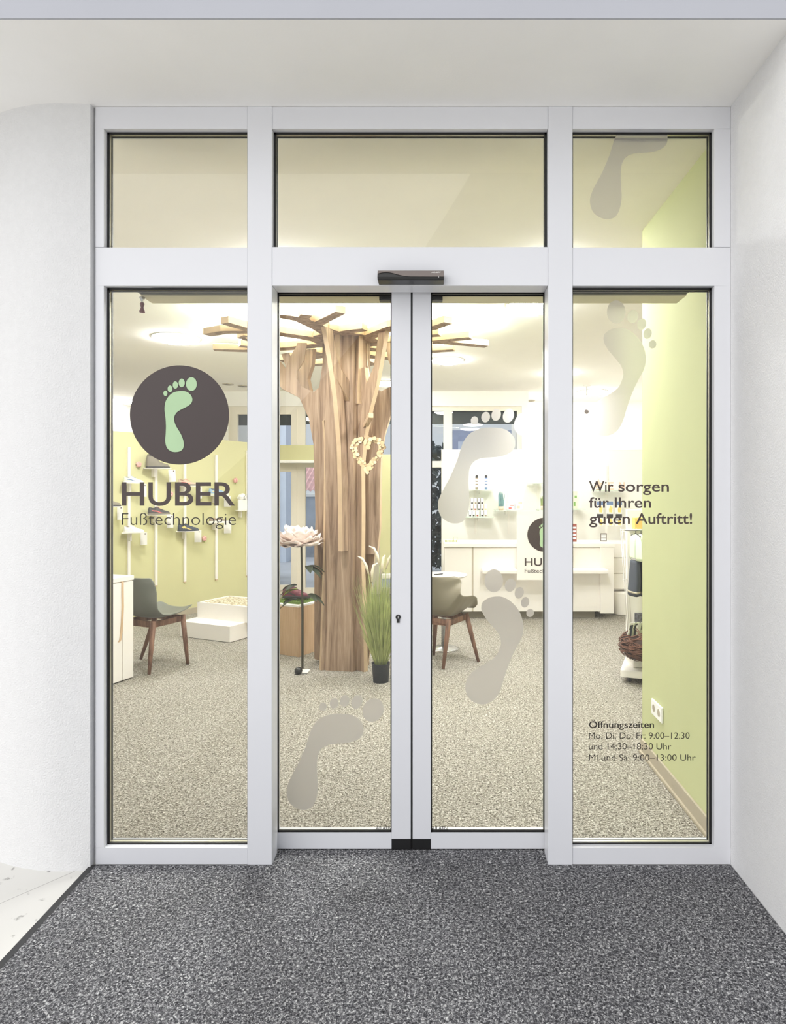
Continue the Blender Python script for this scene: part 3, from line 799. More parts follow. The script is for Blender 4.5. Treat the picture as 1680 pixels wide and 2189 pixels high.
shoe_on(383, 421, 1039, 'sand coloured shoe with a rust red lining behind the letter B', 'white shelf under the sand coloured shoe', upper='s_sand', sole='s_grey', lining='s_rust', stripe='s_red', L=.215)
shoe_on(448, 490, 1059, 'light blue trainer behind the letters E and R', 'white shelf under the light blue trainer', upper='s_lblue', sole='s_cream', lining='s_dark', stripe='s_yel', L=.245)
shoe_on(320, 363, 1100, 'dark sneaker with a coral red stripe below the letter U', 'white shelf under the dark sneaker with the red stripe', upper='s_dark', sole='s_grey', lining='s_dark', stripe='s_red', L=.235)
shoe_on(268, 307, 1138, 'white sneaker on the lowest shelf at the left', 'white shelf under the all white sneaker', upper='s_white', sole='s_white', lining='s_taupe', L=.205)
shoe_on(382, 426, 1135, 'navy sneaker with a yellow star on its side', 'white shelf under the navy star sneaker', upper='s_navy', sole='s_navy', lining='s_dark', stripe='s_yel', star=True, L=.24)
shoe_on(450, 488, 1117, 'taupe slipper with white straps behind the small lettering', 'white shelf under the taupe slipper', upper='s_taupe', sole='s_white', lining='s_rust', stripe='s_white', low=True, L=.23)
shoe_on(226, 250, 1083, 'pair-less grey brown ankle boot at the left edge of the window', 'white shelf under the grey brown ankle boot', upper='s_grey', sole='s_dark', lining='s_dark', boot=True, L=.20)
def card(px0, px1, py0, py1, label, tilt=0):
    mid = (px0 + px1) / 2
    a = wp(mid, (py0 + py1) / 2, .13)
    d = a.y + CD
    hwid = (px1 - px0) / 2 / F * d; hh = (py1 - py0) / 2 / F * d
    n2 = Vector((.25, -1, 0)).normalized(); u = Vector((-n2.y, n2.x, 0)); r = Vector((u.x, u.y, tilt)).normalized()
    c = P(mid, (py0 + py1) / 2, d)
    up_ = n2.cross(r).normalized() * -1
    t = thing('price_card', label, 'price card', tuple(c), group='price cards on the green wall')
    obj('card', MB().obox(c, r * hwid, up_ * hh, n2 * .0012), 'paper', t, True)
    obj('printed_dot', MB().obox(c + r * hwid * .4 + Vector((0, 0, hh * .75)) + n2 * .0016, r * .006, Vector((0, 0, .008)), n2 * .0006), 'dgrey', t, True)
card(303, 313, 1034, 1062, 'white price card beside the blue and white trainer')
card(361, 375, 1004, 1030, 'white price card beside the tall taupe boot', .06)
card(419, 431, 1041, 1066, 'white price card beside the sand coloured shoe')
card(479, 493, 1060, 1083, 'white price card beside the light blue trainer')
card(251, 262, 1082, 1111, 'white price card beside the grey brown ankle boot')
card(357, 370, 1101, 1128, 'white price card beside the dark sneaker with red stripe')
card(301, 314, 1138, 1165, 'white price card beside the all white sneaker')
card(416, 430, 1133, 1159, 'white price card beside the navy star sneaker')
card(479, 494, 1113, 1140, 'white price card beside the taupe slipper')
def blossom(px, py, label):
    a = wp(px, py, .012)
    t = thing('blossom', label, 'flower', tuple(a), group='pink blossoms on the green wall')
    for k in range(5):
        ang = k * 2 * PI / 5 + .3
        c = a + wdir * .018 * math.cos(ang) + Vector((0, 0, .018 * math.sin(ang))) + wn * .012
        obj('petal', MB().ball(tuple(c), .018, .013, .018, 8, 6), 'rose', t, True)
    obj('stalk', MB().tube([a + wn * .005, a + wn * .01 + Vector((.0, 0, -.05))], .004, 6), 'leafl', t, True)
blossom(294, 993, 'pink blossom on the green wall left of the tall boot')
blossom(362, 1056, 'pink blossom on the green wall between the letters U and B')
blossom(501, 1027, 'pink blossom on the green wall above the letter R')
blossom(434, 1151, 'pink blossom on the green wall below the navy star sneaker')
a = shelf_at(514, 534, 1091, 'white shelf under the white gift bag')
gb = thing('gift_bag', 'white gift bag with crumpled tissue on the shelf next to the post', 'bag', tuple(a + wn * .11 + Vector((0, 0, .0042))), SYAW)
obj('bag_body', MB().box(-.08, .10, -.045, .045, 0, .14), 'paper', gb, bevel=.004)
mb = MB()
for k in range(9): mb.ball((random.uniform(-.07, .08), random.uniform(-.03, .03), .15 + random.uniform(0, .05)), .035, .03, .025, 8, 6)
obj('tissue', mb, 'paper', gb)

# ================================================================== WHITE CABINET at the left edge
cr = Vector((-2.47, Yd(5.13), 0)); cl = Vector((-2.575, Yd(4.85), 0)); cdir = (cr - cl).normalized(); cn = Vector((cdir.y, -cdir.x, 0))
back = -cn
c2 = cl - cdir * .5
cab = thing('drawer_cabinet', 'white cabinet with a curved wooden grip strip at the left window edge', 'cabinet', tuple((cr + c2) / 2 + back * .3))
def slab(mb, a, b, depth, z0, z1):
    return mb.plan([tuple(a.xy), tuple(b.xy), tuple((b + back * depth).xy), tuple((a + back * depth).xy)], z0, z1)
obj('body', slab(MB(), c2 + back * .012, cr + back * .012, .6, 0.012, .80), 'lacq', cab, True)
obj('worktop', slab(MB(), c2 - back * .004, cr + cdir * .004 - back * .004, .62, .80, .834), 'lacq', cab, True, bevel=.002)
hx = 262
dh = None
def on_face(px):
    t = (px - CX) / F
    # intersection of picture column with cabinet face
    den = cdir.x - t * cdir.y
    s = (t * (cl.y + CD) - cl.x) / den
    return cl + cdir * s
hp = on_face(262)
dr1 = obj('door', slab(MB(), hp + cdir * .004, cr, .012, .012, .792), 'lacq', cab, True, bevel=.001)
dr2 = obj('door', slab(MB(), c2, hp - cdir * .004, .012, .012, .792), 'lacq', cab, True, bevel=.001)
path = [hp + Vector((0, 0, z)) - back * .002 + cdir * dxx for z, dxx in ((.80, .0), (.70, .0), (.60, .002), (.52, -.002), (.40, -.012), (.34, -.022), (.325, -.035))]
mb = MB()
for a, b in zip(path[:-1], path[1:]):
    mb.add([a - cdir * .012 - back * .004, a + cdir * .006 - back * .004, b + cdir * .006 - back * .004, b - cdir * .012 - back * .004,
            a - cdir * .012 + back * .012, a + cdir * .006 + back * .012, b + cdir * .006 + back * .012, b - cdir * .012 + back * .012],
           [(0, 1, 2, 3), (4, 7, 6, 5), (0, 3, 7, 4), (1, 5, 6, 2), (0, 4, 5, 1), (2, 6, 7, 3)])
obj('handle', mb, 'plywood', dr2, True)
gl = on_face(231) + back * .16
tum = thing('glass_tumbler', 'clear glass tumbler on the white cabinet', 'glass', (gl.x, gl.y, .834))
obj('tumbler', MB().lathe([(.03, 0), (.038, .10), (.042, .105), (.039, .10), (.032, .008), (1e-6, .006)], 24), glass_mat('tumbler glass', (.8, .82, .8)), tum)

# ================================================================== CHAIRS
def chair(label, c, f, shell, feet, arms, seat_z=.45, name='shell_chair'):
    fv = Vector((f[0], f[1], 0)).normalized(); rv = Vector((fv.y, -fv.x, 0))
    rz = math.atan2(fv.y, fv.x) - PI / 2
    r = thing(name, label, 'chair', (c[0], Yd(c[1]), 0), rz)
    # profile (forward, height, half width) from front lip to the top of the back
    prof = [(.245, seat_z + .012, .165), (.225, seat_z + .022, .20), (.16, seat_z + .008, .222), (.06, seat_z - .012, .232), (-.05, seat_z - .018, .236), (-.14, seat_z - .004, .236),
            (-.195, seat_z + .05, .234), (-.222, seat_z + .13, .228), (-.238, seat_z + .22, .218), (-.252, seat_z + .30, .204), (-.262, seat_z + .345, .175)]
    armp = [0, .03, .12, .175, .19, .19, .165, .13, .075, .03, 0]
    n = len(prof)
    def fn(u, v):
        t = v * (n - 1); i = min(int(t), n - 2); k = t - i
        y = prof[i][0] * (1 - k) + prof[i + 1][0] * k; z = prof[i][1] * (1 - k) + prof[i + 1][1] * k; hw_ = prof[i][2] * (1 - k) + prof[i + 1][2] * k
        s = 2 * u - 1
        x = hw_ * s
        back_f = max(0, min(1, (z - seat_z - .03) / .2))
        curl = abs(s) ** 2.6
        if arms:
            ah = armp[i] * (1 - k) + armp[i + 1] * k
            x = hw_ * (s if abs(s) < .8 else math.copysign(.8 + (abs(s) - .8) * (1.3), s)) * 1.12
            z += ah * max(0, (abs(s) - .45) / .55) ** 1.7
            y += (.12 * curl) * back_f
        else:
            z += .035 * curl * (1 - back_f)
            y += .055 * curl * back_f
        return (x, y, z)
    obj('shell', MB().grid(fn, 20, 30), shell, r, solid=.012, sub=1)
    mb = MB()
    fr = [(.15, .15), (.15, -.16), (-.15, -.16), (-.15, .15)]
    zf = seat_z - .055
    for i in range(4):
        a, b = Vector((*fr[i], zf)), Vector((*fr[(i + 1) % 4], zf)); t = (b - a).normalized(); nn = Vector((-t.y, t.x, 0))
        mb.obox((a + b) / 2, (b - a) / 2 + t * .012, nn * .012, (0, 0, .026))
    obj('seat_frame', mb, 'walnut', r, bevel=.004)
    for (tx, ty), (bx, by) in zip(((.155, .155), (.155, -.165), (-.155, -.165), (-.155, .155)), feet):
        a = Vector((tx, ty, zf + .03)); b = Vector((bx, by, .004))
        lg = obj('leg', MB().tube([a, a * .5 + b * .5, b], [.023, .020, .013], 10), 'walnut', r, bevel=0)
        obj('glide', MB().lathe([(.011, 0), (.013, .005)], 12, c=(bx, by, 0)), 'chrome', lg)
    return r
chair('slate grey shell chair with walnut legs behind the white cabinet', (-2.467, 5.53), (.4, .917), 'shellg', [(.255, .115), (.20, -.25), (-.20, -.25), (-.27, .08)], False)
chair('olive grey bucket armchair with walnut legs beside the small round table', (.045, 5.61), (.5, .866), 'shello', [(.27, .17), (.12, -.20), (-.20, -.20), (-.19, .17)], True)

# round table
tb = thing('bistro_table', 'small round white pedestal table behind the olive armchair', 'table', (X(948, 6.1), Yd(6.1), 0))
obj('tabletop', MB().lathe([(1e-6, .70), (.215, .70), (.228, .708), (.228, .720), (1e-6, .722)], 48), 'lacq', tb)
obj('column', MB().lathe([(.022, .018), (.022, .70)], 20), 'chrome', tb)
obj('foot_plate', MB().lathe([(.15, 0), (.152, .006), (.12, .014), (.03, .022), (.022, .03)], 48), 'chrome', tb)
pen = thing('pen', 'dark pen lying on the small round table', 'pen', (X(937, 6.05), Yd(6.05), .726), .6)
obj('barrel', MB().tube([(-.05, 0, .001), (.05, 0, .001)], .005, 8), 'black', pen)
obj('clip', MB().box(.02, .05, -.001, .001, .005, .007), 'chrome', pen)

# ================================================================== STEP PLATFORM
sl = Vector((-2.70, Yd(6.62), 0)); sr = Vector((-2.084, Yd(6.336), 0)); sdv = (sr - sl).normalized(); sb = Vector((-sdv.y, sdv.x, 0))
st = thing('step_platform', 'white two-level step box with a pebble tray by the shoe wall', 'step', tuple((sl + sr) / 2 + sb * .3))
def slab2(mb, a, b, z0, z1): return mb
def quad(a, b, d0, d1): return [tuple((a + sb * d0).xy), tuple((b + sb * d0).xy), tuple((b + sb * d1).xy), tuple((a + sb * d1).xy)]
obj('lower_step', MB().plan(quad(sl, sr, 0, .70), .004, .164), 'lacq', st, True, bevel=.003)
ua, ub = sl + sdv * .02, sr + sdv * .10
mb = MB()
mb.plan(quad(ua, ub, .22, .245), .164, .33).plan(quad(ua, ub, .675, .70), .164, .33).plan(quad(ua, ua + sdv * .025, .22, .70), .164, .33).plan(quad(ub - sdv * .025, ub, .22, .70), .164, .33)
obj('upper_tray', mb, 'lacq', st, True, bevel=.002)
obj('pebble_fill', MB().plan(quad(ua + sdv * .025, ub - sdv * .025, .245, .675), .164, .322), 'pebble', st, True)

# ================================================================== WOODEN TREE
TX, TD = X(738, 5.5), 5.5
TYw = Yd(TD)
tree = thing('wooden_tree', 'tall sculptural tree of oak boards with branches under the ceiling', 'tree sculpture', (TX, TYw, 0))
zt = lambda py: EYE - (py - HY) * 5.5 / F
rt = lambda px: (px - 738) / F * 5.5
TOPZ = 2.83
# core of vertical boards
mb = MB()
N = 10
core = []
for k in range(N):
    a = 2 * PI * k / N + .15
    core.append((a, (.205, .165)[k % 2]))
for k in range(N):
    a0, r0 = core[k]; a1, r1 = core[(k + 1) % N]
    for (z0, z1, s0, s1) in ((0, .5, 1.0, .93), (.5, 1.5, .93, 1.0), (1.5, TOPZ, 1.0, 1.08)):
        pass
rings = [(0, 1.02), (.45, .93), (1.2, .98), (2.0, 1.03), (TOPZ, 1.05)]
vs = []
for z, s in rings:
    for a, r in core: vs.append((s * r * math.cos(a), s * r * math.sin(a), z))
fs = [(i * N + k, i * N + (k + 1) % N, (i + 1) * N + (k + 1) % N, (i + 1) * N + k) for i in range(len(rings) - 1) for k in range(N)]
mb.add(vs, fs)
obj('trunk_core', mb, 'oak', tree)
def fin(ang, prof, th=.036, name='trunk_fin', off=0.0):
    ca, sa = math.cos(ang), math.sin(ang); nx, ny = -sa, ca
    mb = MB().prism(prof, lambda p: (p[0] * ca + nx * (off - th / 2), p[0] * sa + ny * (off - th / 2), p[1]), lambda p: (p[0] * ca + nx * (off + th / 2), p[0] * sa + ny * (off + th / 2), p[1]), 0, 1)
    return obj(name, mb, ['oak', 'oakedge'], tree)
L_pts = [(690, 1440), (676, 1345), (688, 1275), (676, 1130), (671, 950), (661, 895), (641, 851), (605, 833), (582, 800), (562, 760), (556, 735), (580, 735), (594, 765), (613, 789), (622, 765), (634, 745), (637, 735), (657, 735), (651, 772), (638, 793), (636, 812), (646, 828), (672, 839), (683, 829), (690, 780), (690, 735), (738, 735), (738, 1440)]
def tofin(pts, sign=-1): return [(sign * rt(px), max(0.0, min(TOPZ, zt(py)))) for px, py in pts]
Lp = tofin(L_pts); Lp[0] = (Lp[0][0], 0.0); Lp[-1] = (0, 0)
fin(PI + .10, Lp, .04, off=-.02)
R_pts = [(690, 1440), (676, 1345), (684, 1275), (668, 1130), (664, 1000), (652, 930), (637, 880), (605, 833), (582, 800), (562, 760), (550, 735), (575, 735), (590, 765), (606, 780), (618, 765), (628, 735), (650, 735), (645, 772), (632, 800), (640, 828), (660, 838), (683, 825), (690, 780), (690, 735), (738, 735), (738, 1440)]
Rp = tofin(R_pts); Rp[0] = (Rp[0][0], 0.0); Rp[-1] = (0, 0)
fin(-.12, Rp, .04, off=.02)
fin(-.12 + PI / 2 + .2, Lp, .04)
fin(PI / 2 + 1.0, Rp, .04)
# long narrow limbs leaning towards the entrance
def limb(ang, pts, th=.042, off=0.0): return fin(ang, pts, th, 'trunk_fin', off)
limb(math.radians(245), [(.14, 1.02), (.225, 1.02), (.23, 1.45), (.25, 1.9), (.31, 2.3), (.39, 2.60), (.468, TOPZ), (.37, TOPZ), (.29, 2.55), (.22, 2.36), (.18, 2.1), (.14, 1.5)], off=.10)
limb(math.radians(240), [(.14, 2.28), (.30, 2.44), (.36, 2.62), (.31, 2.62), (.24, 2.52), (.14, 2.45)], off=.13)
limb(math.radians(262), [(.10, 2.12), (.20, 2.12), (.235, 2.22), (.235, TOPZ), (.12, TOPZ), (.10, 2.4)])
limb(math.radians(311), [(.10, 2.26), (.22, 2.26), (.215, 2.36), (.235, 2.55), (.24, TOPZ), (.12, TOPZ), (.10, 2.4)])
limb(math.radians(318), [(.12, 0), (.27, 0), (.26, .4), (.235, .9), (.24, 1.35), (.235, 1.72), (.27, 1.98), (.34, 2.20), (.42, 2.40), (.48, 2.62), (.535, TOPZ), (.45, TOPZ), (.39, 2.55), (.30, 2.42), (.275, 2.56), (.225, 2.56), (.235, 2.36), (.25, 2.25), (.20, 2.05), (.15, 1.6), (.12, .6)])
limb(math.radians(345), [(.16, .98), (.30, .98), (.325, 1.2), (.33, 1.6), (.34, 1.9), (.20, 2.0)])
limb(math.radians(215), [(.10, 0), (.235, 0), (.22, .5), (.20, 1.0), (.19, 1.9), (.21, 2.12), (.10, 2.2)], .036)
fin(math.radians(150), [(.10, 0), (.335, .02), (.335, 1.05), (.30, 1.6), (.10, 1.7)], .036)
# peg for the heart
pg = Vector((X(793, 5.16), Yd(5.16), Z(888, 5.16)))
a0 = Vector((TX, TYw, 0)) + Vector((.26 * math.cos(math.radians(318)), .26 * math.sin(math.radians(318)), pg.z - .07))
obj('peg', MB().obox((pg + a0) / 2, (pg - a0) / 2, Vector((.018, .012, 0)), Vector((0, 0, .02))), 'oakedge', tree, True, bevel=.002)
# branches: zigzag boards in a flat layer below the ceiling, drawn in plan
def plan_pt(px, py, z=TOPZ):
    d = (z - EYE) * F / (HY - py); return Vector((X(px, d) - TX, Yd(d) - TYw, 0))
def strip(pts, w0, w1):
    n = len(pts); left = []; right = []
    for i, p in enumerate(pts):
        a = pts[max(0, i - 1)]; b = pts[min(n - 1, i + 1)]
        t = (b - a); t.z = 0; t.normalize(); nrm = Vector((-t.y, t.x, 0)); wv = w0 + (w1 - w0) * i / (n - 1)
        left.append(tuple((p + nrm * wv / 2).xy)); right.append(tuple((p - nrm * wv / 2).xy))
    return left + right[::-1]
BR = [([(738, 735), (692, 706), (662, 692), (640, 683), (612, 678), (594, 676), (575, 677)], .16, .085),
      ([(662, 692), (648, 681), (655, 673)], .09, .085),
      ([(672, 696), (686, 689), (728, 668)], .10, .085),
      ([(692, 704), (722, 712), (748, 708), (780, 704)], .14, .085),
      ([(738, 735), (764, 727), (790, 719), (838, 700), (880, 692)], .14, .10),
      ([(838, 703), (900, 703), (924, 701), (958, 689)], .11, .085),
      ([(738, 735), (690, 727), (640, 719), (594, 712), (560, 708), (529, 703), (480, 689)], .15, .085),
      ([(594, 716), (529, 710), (478, 711), (443, 717)], .11, .085),
      ([(529, 718), (515, 722), (545, 732)], .07, .06),
      ([(738, 738), (672, 739), (620, 745), (529, 750), (457, 748)], .16, .085),
      ([(560, 746), (529, 741), (512, 739)], .085, .085),
      ([(738, 735), (800, 735), (850, 731), (921, 731), (945, 728), (1006, 722)], .15, .085),
      ([(880, 731), (945, 731), (1000, 736), (1040, 740)], .11, .085),
      ([(850, 727), (900, 718), (940, 715)], .11, .085),
      ([(738, 742), (800, 748), (860, 750), (921, 752), (970, 749)], .16, .085),
      ([(738, 745), (690, 760), (650, 768), (600, 772)], .17, .10),
      ([(690, 758), (668, 752), (640, 757)], .12, .09),
      ([(738, 748), (790, 762), (850, 768), (915, 768)], .17, .10),
      ([(738, 748), (728, 765), (700, 778), (640, 781)], .17, .10),
      ([(738, 748), (770, 768), (800, 780)], .17, .10)]
for k, (pl, w0, w1) in enumerate(BR):
    pts = [plan_pt(*p) for p in pl]
    dz_ = .0012 * (k % 7)
    mb = MB().plan(strip(pts, w0, w1), TOPZ - dz_, TOPZ + .052 - dz_, 0, 1)
    b = obj('branch', mb, ['oak', 'oakedge'], tree)
    mb = MB().plan(strip(pts, w0 * .35, w1 * .35), TOPZ + .0535 - dz_, TOPZ + .060 - dz_)
    obj('led_strip', mb, 'cove', b)
obj('branch_hub', MB().plan([(.30 * math.cos(a), .30 * math.sin(a)) for a in [2 * PI * k / 10 for k in range(10)]], TOPZ - .002, TOPZ + .05, 0, 1), ['oak', 'oakedge'], tree)

# heart of log slices
hc = Vector((X(786, 5.12), Yd(5.12), Z(968, 5.12)))
ht = thing('log_slice_heart', 'heart wreath of pale log slices hanging from the wooden tree', 'wreath', tuple(hc))
sc_ = .145 / 16
cyl = MB()
n = 14
ringp = [(math.cos(2 * PI * k / n), math.sin(2 * PI * k / n)) for k in range(n)]
cyl.prism(ringp, lambda p: (p[0], .5, p[1]), lambda p: (p[0], -.5, p[1]), 0, 1)
first = None
turn = .0
for i in range(96):
    t = 2 * PI * i / 48 + (.065 if i >= 48 else 0)
    hx_ = 16 * math.sin(t) ** 3; hz_ = 13 * math.cos(t) - 5 * math.cos(2 * t) - 2 * math.cos(3 * t) - math.cos(4 * t)
    rr = random.uniform(.010, .0195); kk = (1.07, .86)[i // 48]
    if first is None:
        first = obj('log_slice', cyl, ['log', 'bark'], ht); o = first
    else:
        o = first.copy(); COL.objects.link(o)
    o.location = (hx_ * sc_ * .80 * kk + random.uniform(-.006, .006), random.uniform(-.012, .008), hz_ * sc_ * kk + random.uniform(-.006, .006))
    o.scale = (rr, random.uniform(.012, .022), rr); o.rotation_euler = (random.uniform(-.25, .25), 0, random.uniform(-.3, .3))
obj('cord', MB().tube([(-.03, 0, .10), (.01, 0, pg.z - hc.z + .012), (.045, 0, .10)], .002, 6), 'oakedge', ht)

# ================================================================== PLANTER WITH TURF AND SHOE
pc = Vector((-1.273, Yd(5.786), 0)); u1 = Vector((-.217, .114, 0)).normalized(); u2 = Vector((-u1.y * -1, -u1.x, 0)); u2 = Vector((u1.y, -u1.x, 0))
pv = pc + u1 * .36; pw2 = pc + u2 * .36
pl = thing('display_plinth', 'pale wood display box with a white top beside the wooden tree', 'plinth', tuple((pv + pw2) / 2))
sq = [pc, pc + u1 * .36, pc + u1 * .36 + u2 * .36, pc + u2 * .36]
obj('box', MB().plan([tuple(p.xy) for p in sq], 0, .455), 'plywood', pl, True, bevel=.002)
obj('top_board', MB().plan([tuple(p.xy) for p in sq], .455, .472), 'paper', pl, True, bevel=.001)
gc = pc + (u1 + u2) * .17
gy = math.atan2(u1.y, u1.x)
tf = thing('turf_patch', 'square of green artificial turf on the pale wood box', 'artificial turf', (gc.x, gc.y, .472), gy)
obj('turf_base', MB().box(-.13, .13, -.12, .12, 0, .02), 'turf', tf)
mb = MB()
for k in range(1500):
    x, y = random.uniform(-.135, .135), random.uniform(-.125, .125); hh = random.uniform(.025, .045); a = random.uniform(0, PI); s = .002
    mb.add([(x - s * math.cos(a), y - s * math.sin(a), .01), (x + s * math.cos(a), y + s * math.sin(a), .01), (x + random.uniform(-.012, .012), y + random.uniform(-.012, .012), hh)], [(0, 1, 2)])
g = obj('turf_blades', mb, 'turf', tf); g['kind'] = 'stuff'
shoe('maroon leather shoe standing on the green turf patch', (gc.x, gc.y, .508), gy + PI + .25, L=.27, upper='s_maroon', sole='s_dark', lining='black', stripe='s_dark', name='shoe', group=None)

# ================================================================== PAPER PEONY ON A STEM
pd = 5.30
px_ = X(646.5, pd); py_ = Yd(pd)
fl = thing('paper_peony', 'giant blush pink paper peony on a tall dark stem', 'decorative flower', (px_, py_, 0))
obj('stem', MB().tube([(.0, 0, .03), (0, 0, .5), (-.005, 0, .85), (-.01, 0, 1.08)], [.010, .010, .009, .008], 10), 'stem', fl)
obj('base_plate', MB().box(-.055, .055, -.05, .05, 0.004, .012), 'lacq', fl)
obj('weight', MB().ball((-.022, -.055, .030), .034, .034, .030), 'black', fl)
fc = Vector((X(637, pd) - px_, 0, Z(1154, pd)))
def petal(c, az, el, L_, Wp, cup):
    d = Vector((math.cos(az) * math.cos(el), math.sin(az) * math.cos(el), math.sin(el)))
    s = Vector((-math.sin(az), math.cos(az), 0)); nrm = s.cross(d).normalized() * -1
    ph = random.uniform(0, 6)
    def fn(u, v):
        wv = math.sin(PI * (.15 + .62 * v)) ** .7
        q = (u - .5) * 2 * Wp * wv
        rip = .012 * math.sin(u * 9 + ph) * v
        return c + d * (L_ * v) + s * q + nrm * (cup * (v * v) * L_ + rip + .25 * Wp * (2 * u - 1) ** 2 * v)
    return MB().grid(fn, 8, 7)
for (cnt, L_, el, Wp, cup, zz) in ((9, .165, -.55, .085, .55, -.01), (10, .185, -.15, .09, .35, -.015), (10, .175, .12, .085, .36, -.01), (9, .145, .36, .075, .40, .0), (8, .11, .62, .06, .42, .005), (6, .075, 1.0, .045, .35, .012)):
    for k in range(cnt):
        az = 2 * PI * k / cnt + random.uniform(-.2, .2) + zz * 30
        obj('petal', petal(fc + Vector((0, 0, zz - .01)), az, el + random.uniform(-.1, .1), L_ * random.uniform(.9, 1.08), Wp, cup), 'pink', fl, solid=.0015)
obj('flower_heart', MB().ball((fc.x + .025, fc.y - .06, fc.z + .02), .020, .02, .012), 'pinkd', fl)
def leafmb(c, az, el, L_, Wp, droop):
    d = Vector((math.cos(az) * math.cos(el), math.sin(az) * math.cos(el), math.sin(el))); s = Vector((-math.sin(az), math.cos(az), 0))
    def fn(u, v): return c + d * (L_ * v) + s * ((u - .5) * 2 * Wp * math.sin(PI * min(.97, .06 + v * .92)) ** .8) + Vector((0, 0, -droop * v * v * L_ + .2 * Wp * abs(2 * u - 1)))
    return MB().grid(fn, 4, 8)
for (h_, az, n_, m_) in ((.86, -.3, 4, 'leaf'), (.70, PI + .3, 3, 'leaf'), (.66, PI - .2, 2, 'leafl'), (.62, -.2, 3, 'leaf'), (.58, PI + .1, 3, 'leaf')):
    c = Vector((0, 0, h_)); e = c + Vector((.05 * math.cos(az), .05 * math.sin(az), .03))
    for k in range(n_):
        obj('leaf', leafmb(e, az + (k - (n_ - 1) / 2) * .6, .25 - .25 * (k % 2), random.uniform(.11, .15), .032, .6), m_, fl, solid=.001)

# ================================================================== GRASS IN POT
gd = 5.04
gr = thing('potted_grass', 'tall artificial grass with cream plumes in a dark pot beside the tree', 'plant', (X(814, gd), Yd(gd), 0))
obj('pot', MB().lathe([(.062, 0), (.072, .145), (.075, .15), (.070, .15), (.066, .13), (1e-6, .13)], 32), 'potb', gr)
M['blade'] = pmat('grass blade', (172, 180, 120), .6, var=.3, vscale=9)
mb = MB()
for k in range(620):
    a = random.uniform(0, 2 * PI); r0 = random.uniform(0, .045); spread = abs(random.gauss(0, .105)) + .02; hgt = random.uniform(.45, .80) if random.random() < .8 else random.uniform(.25, .45)
    b = Vector((r0 * math.cos(a), r0 * math.sin(a), .13)); a2 = a + random.uniform(-.6, .6)
    tip = Vector(((r0 + spread) * math.cos(a2), (r0 + spread) * math.sin(a2), .13 + hgt))
    mid = b.lerp(tip, .5) + Vector((.012 * math.cos(a2), .012 * math.sin(a2), .03))
    s = Vector((-math.sin(a2), math.cos(a2), 0)) if random.random() < .5 else Vector((1, 0, 0))
    w_ = random.uniform(.0018, .0034)
    mb.add([b - s * w_, b + s * w_, mid + s * w_, mid - s * w_, tip], [(0, 1, 2, 3), (3, 2, 4)])
g = obj('grass_blades', mb, 'blade', gr); g['kind'] = 'stuff'
for (tx, ty, tz, lean) in ((-.12, 0, .98, -.05), (-.085, -.03, .93, .05), (-.02, .02, 1.06, -.06), (.01, 0, .99, .02), (.05, .02, 1.03, .09)):
    p0 = Vector((tx * .4, ty, .4)); p1 = Vector((tx * .8, ty, tz - .13)); p2 = Vector((tx + lean * .6, ty, tz)); p3 = Vector((tx + lean * 1.3, ty, tz + .02))
    ms = MB().tube([Vector((tx * .2, ty, .14)), p0, p1], .0025, 6); o = obj('plume', MB().tube([p1, p1.lerp(p2, .5) + Vector((-lean * .1, 0, .01)), p2, p3], [.006, .012, .010, .003], 8), 'plume', gr)
    obj('plume_stalk', ms, 'blade', o)

# green panel behind the grass
gp = thing('green_partition', 'lime green partition with a white rounded foot rail behind the grass', 'partition', (-.55, Yd(8.9), 0))
x0, x1 = X(812, 8.9), X(905, 8.9)
pts = [(x0, 2.05), (x0, .46), (x0 + .02, .40), (x0 + .08, .375), (x1, .375), (x1, 2.05)]
obj('panel', MB().front(pts, Yd(8.9), Yd(8.96)), 'greend', gp, True)
obj('foot_rail', MB().box(x0 + .02, x1, Yd(8.88), Yd(8.98), .30, .372), 'lacq', gp, True, bevel=.01)
obj('support', MB().box(x1 - .3, x1 - .1, Yd(8.9), Yd(8.97), 0, .30), 'plinth', gp, True)

# ================================================================== COUNTER AND DISPLAY WALL
cd = 7.55
ct = thing('sales_counter', 'long white sales counter with a grey plinth at the back of the shop', 'counter', (1.1, Yd(7.8), 0))
xl, xr = X(950, cd), X(1311, cd)
obj('plinth', MB().box(xl + .22, xr - .2, Yd(7.64), Yd(8.05), 0, .09), 'plinth', ct, True)
obj('front_panel', MB().box(X(1012, cd), xr - .16, Yd(cd), Yd(8.1), .09, .855), 'lacq', ct, True, bevel=.002)
obj('drawer_unit', MB().box(xl, X(1008.5, cd), Yd(cd) - .004, Yd(8.1), .09, .855), 'lacq', ct, True, bevel=.002)
obj('shadow_gap', MB().box(X(1008, cd), X(1012.5, cd), Yd(cd) + .01, Yd(8.0), .09, .855), 'seam', ct, True)
obj('side_panel', MB().box(xr - .16, xr, Yd(cd) - .02, Yd(8.1), 0.07, .86), 'lacq', ct, True, bevel=.002)
obj('countertop', MB().box(xl - .01, xr + .01, Yd(cd) - .03, Yd(8.12), .862, .905), 'lacq', ct, True, bevel=.003)
for (a, b) in ((1030, 1104), (1222, 1298)):
    obj('bag_shelf', MB().box(X(a, 7.4), X(b, 7.4), Yd(7.33), Yd(cd), .565, .615), 'lacq', ct, True, bevel=.012)
bn = thing('counter_sign', 'white hanging sign board with the round footprint logo on the counter front', 'sign', (X(1164, 7.3), Yd(7.3), Z(1240, 7.3)))
SD = 7.30; SYb = Yd(SD)
obj('board', MB().box(X(1105, SD), X(1223, SD), SYb, SYb + .02, Z(1240, SD), Z(1092, SD)), 'lacq', bn, True, bevel=.002)
